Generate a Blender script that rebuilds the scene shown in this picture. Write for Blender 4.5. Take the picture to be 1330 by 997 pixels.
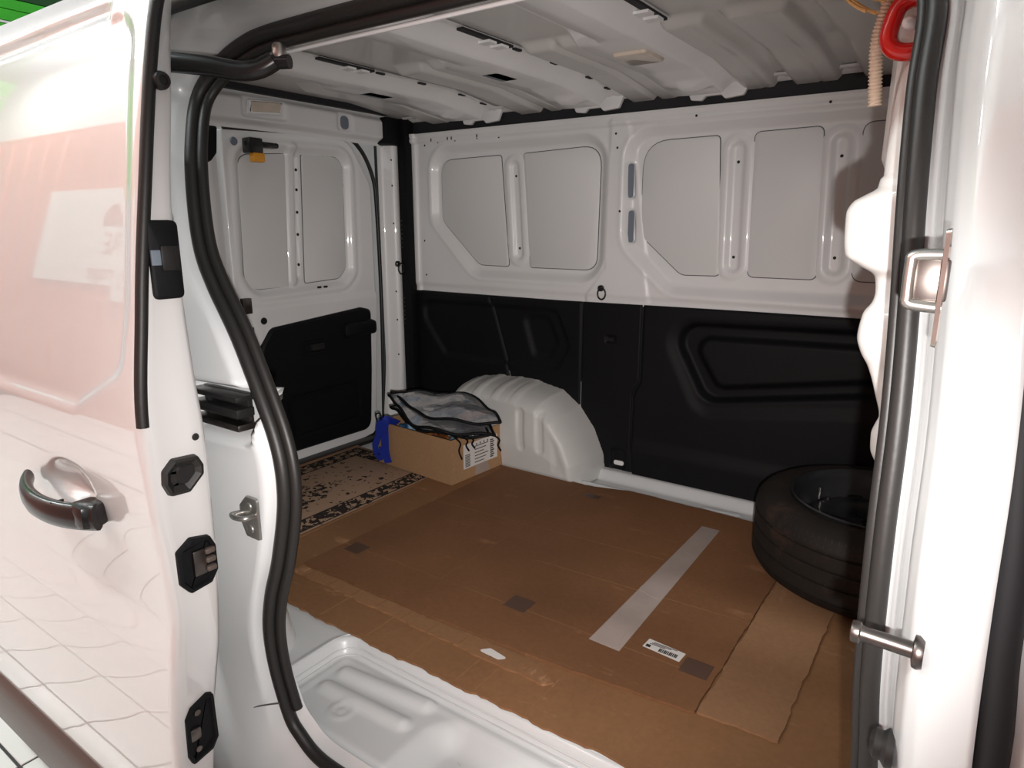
import bpy, math, random
import numpy as np
from mathutils import Matrix, Vector
random.seed(4); rng = np.random.default_rng(4)
sc = bpy.context.scene
for o in list(bpy.data.objects): bpy.data.objects.remove(o)

# ------------------------------------------------------------------ camera, world, lights, exposure
PSI, TH = math.radians(35.0), math.radians(13.4)
F = Vector((-math.sin(PSI)*math.cos(TH), math.cos(PSI)*math.cos(TH), -math.sin(TH)))
Rv = Vector((math.cos(PSI), math.sin(PSI), 0)); Uv = Rv.cross(F)
cd = bpy.data.cameras.new('camera'); cd.sensor_fit = 'HORIZONTAL'; cd.sensor_width = 36.0
cd.lens = 36.0*875.0/1330.0; cd.clip_start = 0.02; cd.clip_end = 60
cam = bpy.data.objects.new('camera', cd); sc.collection.objects.link(cam)
m = Matrix.Identity(4)
for i in range(3): m[i][0], m[i][1], m[i][2] = Rv[i], Uv[i], -F[i]
cam.matrix_world = Matrix.Translation((0, 0, 0.90)) @ m
sc.camera = cam

w = bpy.data.worlds.new('workshop_air'); sc.world = w; w.use_nodes = True
w.node_tree.nodes['Background'].inputs[0].default_value = (0.88, 0.98, 1.0, 1)
w.node_tree.nodes['Background'].inputs[1].default_value = 0.52

def light(name, kind, loc, energy, col, **k):
    l = bpy.data.lights.new(name, kind); l.energy = energy; l.color = col
    for a, v in k.items(): setattr(l, a, v)
    o = bpy.data.objects.new(name, l); sc.collection.objects.link(o); o.location = loc
    return o
# the phone's flash beside the lens
fl = Rv*0.022 - Uv*0.055
flash = light('flash', 'SPOT', (fl.x, fl.y, 0.90+fl.z), 98.0, (1.0, 0.96, 0.935), shadow_soft_size=0.006, spot_size=math.radians(82), spot_blend=1.0)
flash.rotation_euler = cam.matrix_world.to_euler()
# fluorescent ceiling fittings of the workshop
LAMPS = [(-2.4, -0.85, 3.3), (-4.6, -0.85, 3.3), (-6.8, -0.85, 3.3)]
for i, p in enumerate(LAMPS):
    o = light('tube_light', 'AREA', (p[0], p[1], p[2]), 75, (0.93, 1.0, 0.99), shape='RECTANGLE', size=1.45, size_y=0.16)
sc.view_settings.view_transform = 'Standard'; sc.view_settings.look = 'None'
sc.view_settings.gamma = 1.0; sc.view_settings.use_curve_mapping = False
sc.view_settings.exposure = 0.0

# ------------------------------------------------------------------ helpers
COL = sc.collection
def link(name, data, parent=None, mat=None):
    o = bpy.data.objects.new(name, data); COL.objects.link(o)
    if parent is not None: o.parent = parent
    if mat is not None and data is not None and not data.materials: data.materials.append(mat)
    return o
def tag(o, label=None, cat=None, group=None, kind=None):
    if label: o['label'] = label
    if cat: o['category'] = cat
    if group: o['group'] = group
    if kind: o['kind'] = kind
    return o
def empty(name, loc=(0, 0, 0), rz=0.0):
    o = bpy.data.objects.new(name, None); COL.objects.link(o); o.location = loc; o.rotation_euler = (0, 0, rz)
    o.empty_display_size = 0.05
    return o
def mesh(name, v, f, mat=None, parent=None, smooth=True, angle=None):
    me = bpy.data.meshes.new(name)
    me.from_pydata([tuple(map(float, p)) for p in v], [], [tuple(int(i) for i in q) for q in f]); me.validate(); me.update()
    if smooth:
        me.polygons.foreach_set('use_smooth', [True]*len(me.polygons))
        if angle: 
            me.set_sharp_from_angle(angle=math.radians(angle))
    return link(name, me, parent, mat)
def gridfaces(nu, nv, flip=False, cu=False):
    f = []
    for i in range(nu if cu else nu-1):
        a = i*nv; b = ((i+1) % nu)*nv
        for j in range(nv-1):
            q = (a+j, b+j, b+j+1, a+j+1)
            f.append(q[::-1] if flip else q)
    return f
def grid(name, us, vs, fn, mat, parent=None, flip=False, angle=None):
    U, V = np.meshgrid(us, vs, indexing='ij')
    X, Y, Z = fn(U, V)
    v = np.stack([X.ravel(), Y.ravel(), Z.ravel()], 1)
    return mesh(name, v, gridfaces(len(us), len(vs), flip), mat, parent, angle=angle)
def cat(parts):
    a = np.sort(np.concatenate(parts)); return a[np.concatenate([[True], np.diff(a) > 1e-3])]
def st(a, b, x):
    t = np.clip((x-a)/(b-a), 0, 1); return t*t*(3-2*t)
def sdpoly(X, Y, poly):
    P = np.stack([X.ravel(), Y.ravel()], 1); d = np.full(len(P), 1e9); s = np.ones(len(P))
    n = len(poly)
    for i in range(n):
        a = np.array(poly[i]); b = np.array(poly[i-1]); e = b-a; wv = P-a
        t = np.clip((wv@e)/(e@e), 0, 1); q = wv-np.outer(t, e); d = np.minimum(d, (q*q).sum(1))
        c1 = P[:, 1] >= a[1]; c2 = P[:, 1] < b[1]; c3 = e[0]*wv[:, 1] > e[1]*wv[:, 0]
        flip = (c1 & c2 & c3) | (~c1 & ~c2 & ~c3)
        s = np.where(flip, -s, s)
    return (s*np.sqrt(d)).reshape(X.shape)
def inset(poly, r):
    p = [Vector(q) for q in poly]; n = len(p)
    A = sum(p[i].x*p[(i+1) % n].y-p[(i+1) % n].x*p[i].y for i in range(n)); s = 1 if A > 0 else -1
    out = []
    for i in range(n):
        e1 = (p[i]-p[i-1]).normalized(); e2 = (p[(i+1) % n]-p[i]).normalized()
        n1 = Vector((-e1.y, e1.x))*s; n2 = Vector((-e2.y, e2.x))*s
        k = 1+n1.dot(n2); mv = (n1+n2)/max(k, 0.25)
        q = p[i]+mv*r; out.append((q.x, q.y))
    return out
def rsd(X, Y, poly, r): return sdpoly(X, Y, inset(poly, r))-r
def sdpill(X, Y, a, b, r):
    ax, ay = a; ex, ey = b[0]-ax, b[1]-ay
    t = np.clip(((X-ax)*ex+(Y-ay)*ey)/(ex*ex+ey*ey+1e-9), 0, 1)
    return np.hypot(X-ax-t*ex, Y-ay-t*ey)-r
def rpoly(poly, r, n=6):
    """polygon with rounded corners"""
    p = [Vector(q) for q in poly]; m_ = len(p); out = []
    for i in range(m_):
        ri = r[i] if isinstance(r, (list, tuple)) else r
        a = (p[i-1]-p[i]); b = (p[(i+1) % m_]-p[i]); la, lb = a.length, b.length
        a.normalize(); b.normalize(); ang = a.angle(b); 
        t = min(ri/math.tan(ang/2), la*0.49, lb*0.49) if ri > 0 else 0
        if t < 1e-6: out.append((p[i].x, p[i].y)); continue
        P0 = p[i]+a*t; P2 = p[i]+b*t
        for k in range(n+1):
            s = k/n; q = P0*(1-s)**2+p[i]*2*s*(1-s)+P2*s*s; out.append((q.x, q.y))
    return out
def spline(xs, ys):
    """smooth interpolation (pchip)"""
    xs = np.array(xs, float); ys = np.array(ys, float); h = np.diff(xs); d = np.diff(ys)/h
    mm = np.zeros(len(xs)); mm[0], mm[-1] = d[0], d[-1]
    for i in range(1, len(xs)-1):
        mm[i] = 0 if d[i-1]*d[i] <= 0 else 2*d[i-1]*d[i]/(d[i-1]+d[i])
    def f(x):
        x = np.asarray(x, float); i = np.clip(np.searchsorted(xs, x)-1, 0, len(h)-1); t = np.clip((x-xs[i])/h[i], 0, 1)
        return ((2*t**3-3*t**2+1)*ys[i]+(t**3-2*t**2+t)*h[i]*mm[i]+(-2*t**3+3*t**2)*ys[i+1]+(t**3-t**2)*h[i]*mm[i+1])
    return f
def catmull(P, n, closed=False):
    P = [np.array(p, float) for p in P]; out = []; N = len(P)
    rngi = range(N if closed else N-1)
    for i in rngi:
        if closed: a, b, c, d = P[i-1], P[i], P[(i+1) % N], P[(i+2) % N]
        else: a, b, c, d = P[max(i-1, 0)], P[i], P[i+1], P[min(i+2, N-1)]
        for k in range(n):
            t = k/n
            out.append(0.5*((2*b)+(c-a)*t+(2*a-5*b+4*c-d)*t*t+(-a+3*b-3*c+d)*t**3))
    if not closed: out.append(P[-1])
    return out
def resample(P, step, closed=False):
    P = np.array(P)
    if closed: P = np.vstack([P, P[:1]])
    L = np.concatenate([[0], np.cumsum(np.linalg.norm(np.diff(P, axis=0), axis=1))])
    n = max(int(round(L[-1]/step)), 3); s = np.linspace(0, L[-1], n+1)
    Q = np.stack([np.interp(s, L, P[:, k]) for k in range(P.shape[1])], 1)
    return Q[:-1] if closed else Q
def tube(name, pts, r, mat, parent=None, n=10, closed=False, cap=True, flat=1.0, fd=None):
    P = np.array(pts, float); N = len(P); v = []
    rr = r if hasattr(r, '__len__') else [r]*N
    T = np.gradient(P, axis=0) if not closed else (np.roll(P, -1, 0)-np.roll(P, 1, 0))
    T /= (np.linalg.norm(T, axis=1, keepdims=True)+1e-12)
    up = np.array(fd if fd is not None else (0, 0, 1.0))
    if fd is None and abs(T[0]@up) > 0.9: up = np.array((0, 1.0, 0))
    for i in range(N):
        a = up-(up@T[i])*T[i]; a /= (np.linalg.norm(a)+1e-12)
        if fd is None: up = a
        b = np.cross(T[i], a)
        for k in range(n):
            t = 2*math.pi*k/n; v.append(P[i]+a*math.cos(t)*rr[i]*flat+b*math.sin(t)*rr[i])
    f = []
    for i in range(N if closed else N-1):
        j = (i+1) % N
        for k in range(n): k2 = (k+1) % n; f.append((i*n+k, i*n+k2, j*n+k2, j*n+k))
    if not closed and cap: f.append(tuple(range(n))[::-1]); f.append(tuple((N-1)*n+k for k in range(n)))
    return mesh(name, v, f, mat, parent, angle=60)
def box(name, lo, hi, mat, parent=None, bev=0.0, seg=2):
    x0, y0, z0 = lo; x1, y1, z1 = hi
    v = [(x0, y0, z0), (x1, y0, z0), (x1, y1, z0), (x0, y1, z0), (x0, y0, z1), (x1, y0, z1), (x1, y1, z1), (x0, y1, z1)]
    f = [(0, 3, 2, 1), (4, 5, 6, 7), (0, 1, 5, 4), (1, 2, 6, 5), (2, 3, 7, 6), (3, 0, 4, 7)]
    if bev <= 0: return mesh(name, v, f, mat, parent, smooth=False)
    import bmesh
    bm = bmesh.new(); bv = [bm.verts.new(p) for p in v]
    for q in f: bm.faces.new([bv[i] for i in q])
    bmesh.ops.bevel(bm, geom=list(bm.edges), offset=bev, segments=seg, profile=0.5, affect='EDGES')
    me = bpy.data.meshes.new(name); bm.to_mesh(me); bm.free()
    me.polygons.foreach_set('use_smooth', [True]*len(me.polygons)); me.set_sharp_from_angle(angle=math.radians(40))
    return link(name, me, parent, mat)
def plate(name, poly, rings, fr, mat, parent=None, angle=35):
    """outline in a plane, rings = [(inset, height), ...], fr = (origin, u, v, n); the last ring is capped"""
    o, u, v_, nn = [np.array(q, float) for q in fr]; v = []; f = []; n = len(poly)
    for (ins, h) in rings:
        for (a, b) in (inset(poly, ins) if abs(ins) > 1e-9 else poly): v.append(o+u*a+v_*b+nn*h)
    for k in range(len(rings)-1):
        for i in range(n): j = (i+1) % n; f.append((k*n+i, k*n+j, (k+1)*n+j, (k+1)*n+i))
    f.append(tuple((len(rings)-1)*n+i for i in range(n)))
    return mesh(name, v, f, mat, parent, angle=angle)
def lathe(name, prof, mat, parent=None, n=48, fr=None, angle=40, cap=True):
    """prof: (radius, height) list; fr = (origin, u, v, axis)"""
    o, u, v_, ax = [np.array(q, float) for q in (fr or ((0, 0, 0), (1, 0, 0), (0, 1, 0), (0, 0, 1)))]; v = []
    for (r, h) in prof:
        for k in range(n):
            t = 2*math.pi*k/n; v.append(o+u*r*math.cos(t)+v_*r*math.sin(t)+ax*h)
    f = []
    for i in range(len(prof)-1):
        for k in range(n): k2 = (k+1) % n; f.append((i*n+k, i*n+k2, (i+1)*n+k2, (i+1)*n+k))
    if cap and prof[0][0] > 1e-6: f.append(tuple(range(n))[::-1])
    if cap and prof[-1][0] > 1e-6: f.append(tuple((len(prof)-1)*n+k for k in range(n)))
    return mesh(name, v, f, mat, parent, angle=angle)
def circ(r, n=20, c=(0, 0)): return [(c[0]+r*math.cos(2*math.pi*k/n), c[1]+r*math.sin(2*math.pi*k/n)) for k in range(n)]
def rect(x0, x1, y0, y1): return [(x0, y0), (x1, y0), (x1, y1), (x0, y1)]
def pill(x0, x1, y0, y1, n=8):
    return rpoly(rect(x0, x1, y0, y1), min(x1-x0, y1-y0)*0.49, n)
XZ = lambda y: ((0, y, 0), (1, 0, 0), (0, 0, 1), (0, -1, 0))     # far wall, facing the opening
YZ = lambda x: ((x, 0, 0), (0, 1, 0), (0, 0, 1), (1, 0, 0))      # faces that look forward
XY = lambda z: ((0, 0, z), (1, 0, 0), (0, 1, 0), (0, 0, 1))
XYd = lambda z: ((0, 0, z), (1, 0, 0), (0, 1, 0), (0, 0, -1))

# ------------------------------------------------------------------ materials
def material(name, col, rough=0.5, metal=0.0, coat=0.0, var=0.0, vscale=6.0, bump=0.0, bscale=60.0, spec=0.5, dirt=None, alpha=None, trans=0.0):
    mt = bpy.data.materials.new(name); mt.use_nodes = True; nt = mt.node_tree; b = nt.nodes['Principled BSDF']
    b.inputs['Roughness'].default_value = rough; b.inputs['Metallic'].default_value = metal
    b.inputs['Specular IOR Level'].default_value = spec
    b.inputs['Coat Weight'].default_value = coat; b.inputs['Coat Roughness'].default_value = 0.03
    b.inputs['Transmission Weight'].default_value = trans
    if alpha is not None: b.inputs['Alpha'].default_value = alpha
    tc = nt.nodes.new('ShaderNodeTexCoord'); src = None
    b.inputs['Base Color'].default_value = (*col, 1)
    if var > 0:
        nz = nt.nodes.new('ShaderNodeTexNoise'); nz.inputs['Scale'].default_value = vscale; nz.inputs['Detail'].default_value = 5
        nt.links.new(tc.outputs['Object'], nz.inputs['Vector'])
        cr = nt.nodes.new('ShaderNodeValToRGB'); cr.color_ramp.elements[0].position = 0.3; cr.color_ramp.elements[1].position = 0.7
        cr.color_ramp.elements[0].color = (*[c*(1-var) for c in col], 1); cr.color_ramp.elements[1].color = (*[min(c*(1+var), 1) for c in col], 1)
        nt.links.new(nz.outputs['Fac'], cr.inputs['Fac']); src = cr.outputs['Color']
    if dirt:
        dcol, thr, dsc = dirt
        nz = nt.nodes.new('ShaderNodeTexNoise'); nz.inputs['Scale'].default_value = dsc; nz.inputs['Detail'].default_value = 8; nz.inputs['Roughness'].default_value = 0.7
        nt.links.new(tc.outputs['Object'], nz.inputs['Vector'])
        mr = nt.nodes.new('ShaderNodeMapRange'); mr.inputs['From Min'].default_value = thr; mr.inputs['From Max'].default_value = thr+0.08
        nt.links.new(nz.outputs['Fac'], mr.inputs['Value'])
        mx = nt.nodes.new('ShaderNodeMix'); mx.data_type = 'RGBA'
        nt.links.new(mr.outputs['Result'], mx.inputs['Factor'])
        if src: nt.links.new(src, mx.inputs['A'])
        else: mx.inputs['A'].default_value = (*col, 1)
        mx.inputs['B'].default_value = (*dcol, 1); src = mx.outputs['Result']
    if src: nt.links.new(src, b.inputs['Base Color'])
    if bump > 0:
        nz = nt.nodes.new('ShaderNodeTexNoise'); nz.inputs['Scale'].default_value = bscale; nz.inputs['Detail'].default_value = 4
        nt.links.new(tc.outputs['Object'], nz.inputs['Vector'])
        bp = nt.nodes.new('ShaderNodeBump'); bp.inputs['Strength'].default_value = bump; bp.inputs['Distance'].default_value = 0.004
        nt.links.new(nz.outputs['Fac'], bp.inputs['Height']); nt.links.new(bp.outputs['Normal'], b.inputs['Normal'])
    return mt
M = {}
M['paint'] = material('white_gloss_paint', (0.66, 0.67, 0.67), 0.32, coat=1.0)
M['paint_door'] = material('white_door_lacquer', (0.66, 0.64, 0.63), 0.3, coat=1.0); M['paint_door'].node_tree.nodes['Principled BSDF'].inputs['Coat IOR'].default_value = 1.9
M['paint_in'] = material('white_inner_paint', (0.74, 0.74, 0.735), 0.38, coat=0.25, var=0.03, vscale=3.0, dirt=((0.42, 0.40, 0.37), 0.74, 5.0))
M['paint_sill'] = material('scuffed_sill_paint', (0.62, 0.63, 0.63), 0.34, coat=0.3, var=0.03, vscale=4, dirt=((0.22, 0.18, 0.14), 0.70, 18.0))
M['arch'] = material('scuffed_arch_paint', (0.60, 0.60, 0.58), 0.42, coat=0.2, var=0.04, vscale=5, dirt=((0.12, 0.09, 0.06), 0.665, 15.0))
M['roof'] = material('grey_roof_steel', (0.60, 0.59, 0.57), 0.36, coat=0.25, var=0.05, vscale=2.5)
M['bow'] = material('white_roof_bow', (0.82, 0.82, 0.82), 0.36, coat=0.25, var=0.04, vscale=5)
M['insert'] = material('pale_grey_insert', (0.69, 0.69, 0.68), 0.5, var=0.02, vscale=2)
M['rubber'] = material('black_rubber', (0.014, 0.0125, 0.0115), 0.48, bump=0.05, bscale=200)
M['plastic'] = material('black_plastic', (0.0055, 0.0055, 0.0065), 0.58, spec=0.18, bump=0.12, bscale=500, var=0.1, vscale=4)
M['gloss_black'] = material('satin_black', (0.016, 0.015, 0.015), 0.25)
M['cavity'] = material('black_cavity', (0.010, 0.010, 0.012), 0.7)
M['seam'] = material('grey_seam_sealer', (0.10, 0.10, 0.10), 0.6)
M['mould'] = material('dark_brown_moulding', (0.085, 0.062, 0.052), 0.45, bump=0.05, bscale=300)
M['steel'] = material('zinc_steel', (0.50, 0.48, 0.45), 0.35, metal=1.0, var=0.15, vscale=40)
M['dark_steel'] = material('dark_steel', (0.16, 0.14, 0.13), 0.35, metal=1.0, var=0.2, vscale=60)
M['slot'] = material('blue_grey_cavity', (0.16, 0.19, 0.23), 0.6)
M['amber'] = material('orange_plastic', (0.75, 0.33, 0.03), 0.35)
M['lens'] = material('cream_lamp_lens', (0.62, 0.53, 0.44), 0.25, coat=0.5, var=0.08, vscale=30)
M['card'] = None
def cardboard(name, col, seed, wear=0.3, axis=0):
    mt = bpy.data.materials.new(name); mt.use_nodes = True; nt = mt.node_tree; b = nt.nodes['Principled BSDF']; N = nt.nodes.new; L = nt.links.new
    b.inputs['Roughness'].default_value = 0.72; b.inputs['Specular IOR Level'].default_value = 0.25
    tc = N('ShaderNodeTexCoord'); mp = N('ShaderNodeMapping'); mp.inputs['Location'].default_value = (seed*3.1, seed*1.7, 0)
    L(tc.outputs['Object'], mp.inputs['Vector'])
    n1 = N('ShaderNodeTexNoise'); n1.inputs['Scale'].default_value = 2.2; n1.inputs['Detail'].default_value = 4; L(mp.outputs[0], n1.inputs['Vector'])
    n2 = N('ShaderNodeTexNoise'); n2.inputs['Scale'].default_value = 90; n2.inputs['Detail'].default_value = 3; L(mp.outputs[0], n2.inputs['Vector'])
    cr = N('ShaderNodeValToRGB'); e = cr.color_ramp.elements
    e[0].position, e[1].position = 0.3, 0.72
    e[0].color = (*[c*0.80 for c in col], 1); e[1].color = (*[c*1.15 for c in col], 1); L(n1.outputs['Fac'], cr.inputs['Fac'])
    mx = N('ShaderNodeMix'); mx.data_type = 'RGBA'; mx.blend_type = 'MULTIPLY'; mx.inputs['Factor'].default_value = 0.25
    L(cr.outputs[0], mx.inputs['A']); L(n2.outputs['Fac'], mx.inputs['B'])
    # pale scuffs
    m2 = N('ShaderNodeMapping'); m2.inputs['Scale'].default_value = (1.0, 3.0, 1) if axis == 0 else (3.0, 1.0, 1); m2.inputs['Location'].default_value = (seed, seed*2, 0); L(tc.outputs['Object'], m2.inputs['Vector'])
    n3 = N('ShaderNodeTexNoise'); n3.inputs['Scale'].default_value = 5.5; n3.inputs['Detail'].default_value = 9; n3.inputs['Roughness'].default_value = 0.68; L(m2.outputs[0], n3.inputs['Vector'])
    mr = N('ShaderNodeMapRange'); mr.inputs['From Min'].default_value = 0.61; mr.inputs['From Max'].default_value = 0.70; mr.inputs['To Max'].default_value = wear; L(n3.outputs['Fac'], mr.inputs['Value'])
    mx2 = N('ShaderNodeMix'); mx2.data_type = 'RGBA'; L(mr.outputs[0], mx2.inputs['Factor']); L(mx.outputs['Result'], mx2.inputs['A'])
    mx2.inputs['B'].default_value = (col[0]*1.9, col[1]*2.1, col[2]*2.4, 1); L(mx2.outputs['Result'], b.inputs['Base Color'])
    wv = N('ShaderNodeTexWave'); wv.inputs['Scale'].default_value = 45; wv.bands_direction = 'X' if axis == 0 else 'Y'; wv.inputs['Distortion'].default_value = 0.4; L(tc.outputs['Object'], wv.inputs['Vector'])
    bp = N('ShaderNodeBump'); bp.inputs['Strength'].default_value = 0.06; bp.inputs['Distance'].default_value = 0.002; L(wv.outputs['Fac'], bp.inputs['Height'])
    bp2 = N('ShaderNodeBump'); bp2.inputs['Strength'].default_value = 0.25; bp2.inputs['Distance'].default_value = 0.01; L(n1.outputs['Fac'], bp2.inputs['Height']); L(bp.outputs[0], bp2.inputs['Normal'])
    L(bp2.outputs[0], b.inputs['Normal'])
    return mt
M['cardA'] = cardboard('kraft_board_lower', (0.27, 0.135, 0.062), 1.0, 0.5)
M['cardB'] = cardboard('kraft_board_upper', (0.225, 0.105, 0.048), 2.3, 0.35)
M['cardC'] = cardboard('kraft_board_pale', (0.31, 0.165, 0.085), 3.7, 0.3, 1)
M['cardD'] = cardboard('kraft_board_strip', (0.32, 0.165, 0.08), 5.1, 0.6, 1)
M['carton'] = cardboard('carton_board', (0.42, 0.25, 0.13), 7.7, 0.1, 1)
M['tape_brown'] = material('brown_tape', (0.085, 0.042, 0.026), 0.3)
M['tape_clear'] = material('white_tape', (0.46, 0.38, 0.34), 0.25, var=0.08, vscale=12, alpha=0.85)
M['paper'] = material('white_label', (0.72, 0.69, 0.66), 0.5)
M['ink'] = material('black_print', (0.03, 0.03, 0.03), 0.6)
M['tyre'] = material('worn_tyre_rubber', (0.018, 0.015, 0.013), 0.66, spec=0.25, bump=0.15, bscale=120, dirt=((0.042, 0.026, 0.019), 0.55, 9.0))
M['rim'] = material('black_steel_rim', (0.022, 0.023, 0.025), 0.28)
M['blue'] = material('royal_blue_webbing', (0.012, 0.03, 0.30), 0.6, bump=0.3, bscale=300)
M['red'] = material('glossy_red_plastic', (0.62, 0.008, 0.006), 0.22, coat=0.4)
M['hose'] = material('beige_ribbed_hose', (0.62, 0.50, 0.38), 0.5)
M['twine'] = material('straw_twine', (0.70, 0.45, 0.18), 0.7, bump=0.5, bscale=200)
M['green_wire'] = material('grey_green_sleeve', (0.16, 0.22, 0.17), 0.5)
M['pillar_white'] = material('warm_white_pillar_paint', (0.80, 0.78, 0.75), 0.4, coat=0.6)
M['tile'] = material('white_floor_tile', (0.80, 0.79, 0.77), 0.22, var=0.02, vscale=3)
M['grout'] = material('dark_grout', (0.05, 0.05, 0.05), 0.8)
M['pink'] = material('pink_wall_paint', (0.76, 0.27, 0.20), 0.4, var=0.06, vscale=1.2)
M['cream'] = material('cream_wall_paint', (0.82, 0.80, 0.76), 0.6)
M['sign'] = material('white_banner', (0.88, 0.87, 0.84), 0.4)
M['signink'] = material('faded_red_print', (0.50, 0.22, 0.18), 0.5)
M['green'] = material('green_panel', (0.05, 0.52, 0.02), 0.35, var=0.25, vscale=1.5)
M['green_dark'] = material('dark_green_panel', (0.008, 0.07, 0.008), 0.4)
M['white_plain'] = material('plain_white', (0.8, 0.8, 0.8), 0.4)
mt = bpy.data.materials.new('lit_tube'); mt.use_nodes = True
mt.node_tree.nodes['Principled BSDF'].inputs['Emission Color'].default_value = (0.95, 1, 1, 1); mt.node_tree.nodes['Principled BSDF'].inputs['Emission Strength'].default_value = 6; M['tube'] = mt

# ------------------------------------------------------------------ workshop around the van
g = box('ground', (-9, -2.6, -0.62), (3.2, 3.4, -0.556), M['grout']); tag(g, 'dark grouted workshop ground under the white floor tiles', 'ground', kind='structure')
T = 0.30; tm = None; cnt = 0
for i in range(-22, 9):
    for j in range(-7, 2):
        x0, y0 = -2.0+i*T, 0.5+j*T
        if x0 > 0.4 or x0 < -6.9: continue
        if tm is None:
            o = box('tile', (0.004, 0.004, -0.006), (T-0.004, T-0.004, 0.0), M['tile'], g, 0.0015, 1); tm = o.data
        else: o = link('tile', tm, g)
        o.location = (x0, y0, -0.55); cnt += 1
# wall the door mirrors: pink lower part, cream above, with two banners
wb = box('wall_back', (-12, -1.55, -0.55), (4.0, -1.45, 2.36), M['pink']); tag(wb, 'pink painted workshop wall facing the van side', 'wall', kind='structure')
wb2 = box('wall_back_upper', (-12, -1.57, 2.36), (4.0, -1.46, 4.2), M['cream']); tag(wb2, 'cream upper workshop wall above the pink band', 'wall', kind='structure')
for k in range(40):
    box('panel_rib', (-11.8+k*0.36, -1.45, -0.5), (-11.8+k*0.36+0.05, -1.435, 2.3), M['pink'], wb, 0.006, 1)
sg = empty('wall_banner', (-5.72, -1.430, 1.40)); tag(sg, 'white printed banner hung on the pink wall', 'banner')
box('sheet', (-0.70, -0.004, -0.41), (0.68, 0.0, 0.41), M['sign'], sg)
sg2 = empty('wall_poster', (-4.74, -1.426, 1.33)); tag(sg2, 'narrower white poster overlapping the edge of the wall banner', 'poster')
box('sheet', (-0.34, -0.004, -0.48), (0.34, 0.0, 0.40), M['sign'], sg2)
def walltext(name, txt, size, x, z, par, shear=0):
    c = bpy.data.curves.new(name, 'FONT'); c.body = txt; c.size = size; c.extrude = 0.001; c.shear = shear
    t_ = bpy.data.objects.new(name, c); COL.objects.link(t_)
    dg = bpy.context.evaluated_depsgraph_get(); me = bpy.data.meshes.new_from_object(t_.evaluated_get(dg)); bpy.data.objects.remove(t_)
    o = link(name, me, par); me.materials.clear(); me.materials.append(M['signink'])
    o.location = (x, 0.002, z); o.rotation_euler = (math.pi/2, 0, math.pi); return o
walltext('lettering', 'RE', 0.26, 0.66, -0.12, sg); walltext('script_lettering', 'mage', 0.20, 0.66, -0.35, sg, 0.3)
walltext('lettering', 'IE', 0.26, -0.02, -0.10, sg2); walltext('script_lettering', '& I', 0.20, -0.02, -0.36, sg2, 0.3)
plate('car_emblem', rpoly([(0.30, 0.12), (0.66, 0.12), (0.66, 0.20), (0.55, 0.22), (0.48, 0.30), (0.37, 0.28), (0.29, 0.20)], 0.02), [(0, 0), (0, 0.003)], ((0, 0.001, 0), (1, 0, 0), (0, 0, 1), (0, 1, 0)), M['signink'], sg)
plate('car_emblem', rpoly([(-0.33, 0.12), (-0.10, 0.12), (-0.08, 0.19), (-0.16, 0.22), (-0.22, 0.28), (-0.33, 0.28)], 0.02), [(0, 0), (0, 0.003)], ((0, 0.001, 0), (1, 0, 0), (0, 0, 1), (0, 1, 0)), M['signink'], sg2)
for i, p in enumerate(LAMPS):
    t = empty('ceiling_lamp', (p[0], p[1], 3.42))
    tag(t, ['hanging fluorescent fitting nearest the open van side', 'hanging fluorescent fitting in the middle of the row of three', 'hanging fluorescent fitting furthest behind the van'][i], 'lamp', 'hanging workshop lamps')
    box('housing', (-0.8, -0.11, -0.10), (0.8, 0.11, -0.02), M['white_plain'], t, 0.01)
    for sx_ in (-0.6, 0.6): tube('hanger', [(sx_, 0, -0.03), (sx_, 0, 1.2)], 0.006, M['steel'], t, 6)
gw = empty('green_fascia', (-4.6, 2.2, 0)); tag(gw, 'bright green horizontal board fascia high up behind the van', 'fascia')
for k, (z0, z1, mm) in enumerate([(1.40, 1.955, 'green'), (1.958, 1.970, 'sign'), (1.973, 2.03, 'green'), (2.033, 2.085, 'green'), (2.088, 2.35, 'green_dark')]):
    box('board', (-0.05, -2.6, z0), (0.05, 1.2, z1), M[mm], gw, 0.002, 1)

# ------------------------------------------------------------------ van: load floor
def floor_h(X, Y):
    z = np.zeros_like(X)
    sd = rsd(X, Y, [(-1.075, 0.45), (0.4, 0.45), (0.4, 0.887), (-1.075, 0.887)], 0.04)
    z -= 0.030*st(0.006, -0.016, sd)
    z += 0.004*np.exp(-((sd-0.010)/0.006)**2) + 0.003*np.exp(-((sd+0.030)/0.006)**2)
    for a, b in (((-1.010, 0.826), (-0.800, 0.846)), ((-1.008, 0.772), (-0.806, 0.784))):
        z += 0.011*st(0.004, -0.016, sdpill(X, Y, a, b, 0.020))
    c = np.hypot(X+0.929, Y-0.742); z += 0.003*np.exp(-((c-0.021)/0.005)**2)+0.002*st(0.012, 0.006, c)
    sd2 = rsd(X, Y, [(-0.755, 0.3), (-0.2, 0.3), (-0.2, 0.852), (-0.755, 0.852)], 0.07)
    z -= 0.035*st(0.012, -0.05, sd2)
    # gutter beside the far wall
    k = st(-1.12, -1.08, X)
    z += k*(0.010*np.exp(-((Y-2.000)/0.008)**2) - 0.012*st(2.005, 2.03, Y)*st(2.12, 2.09, Y) + 0.022*st(2.085, 2.115, Y)+0.004*np.exp(-((Y-2.05)/0.02)**2)*0)
    c2 = sdpill(X, Y, (-0.66, 2.055), (-0.56, 2.06), 0.018); z += k*0.007*st(0.004, -0.012, c2)
    z -= 0.05*st(0.690, 0.662, Y)
    return z
xs = cat([np.arange(-2.16, -1.12, 0.02), np.arange(-1.12, -0.2, 0.006), np.arange(-0.2, 0.3, 0.02)])
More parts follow.
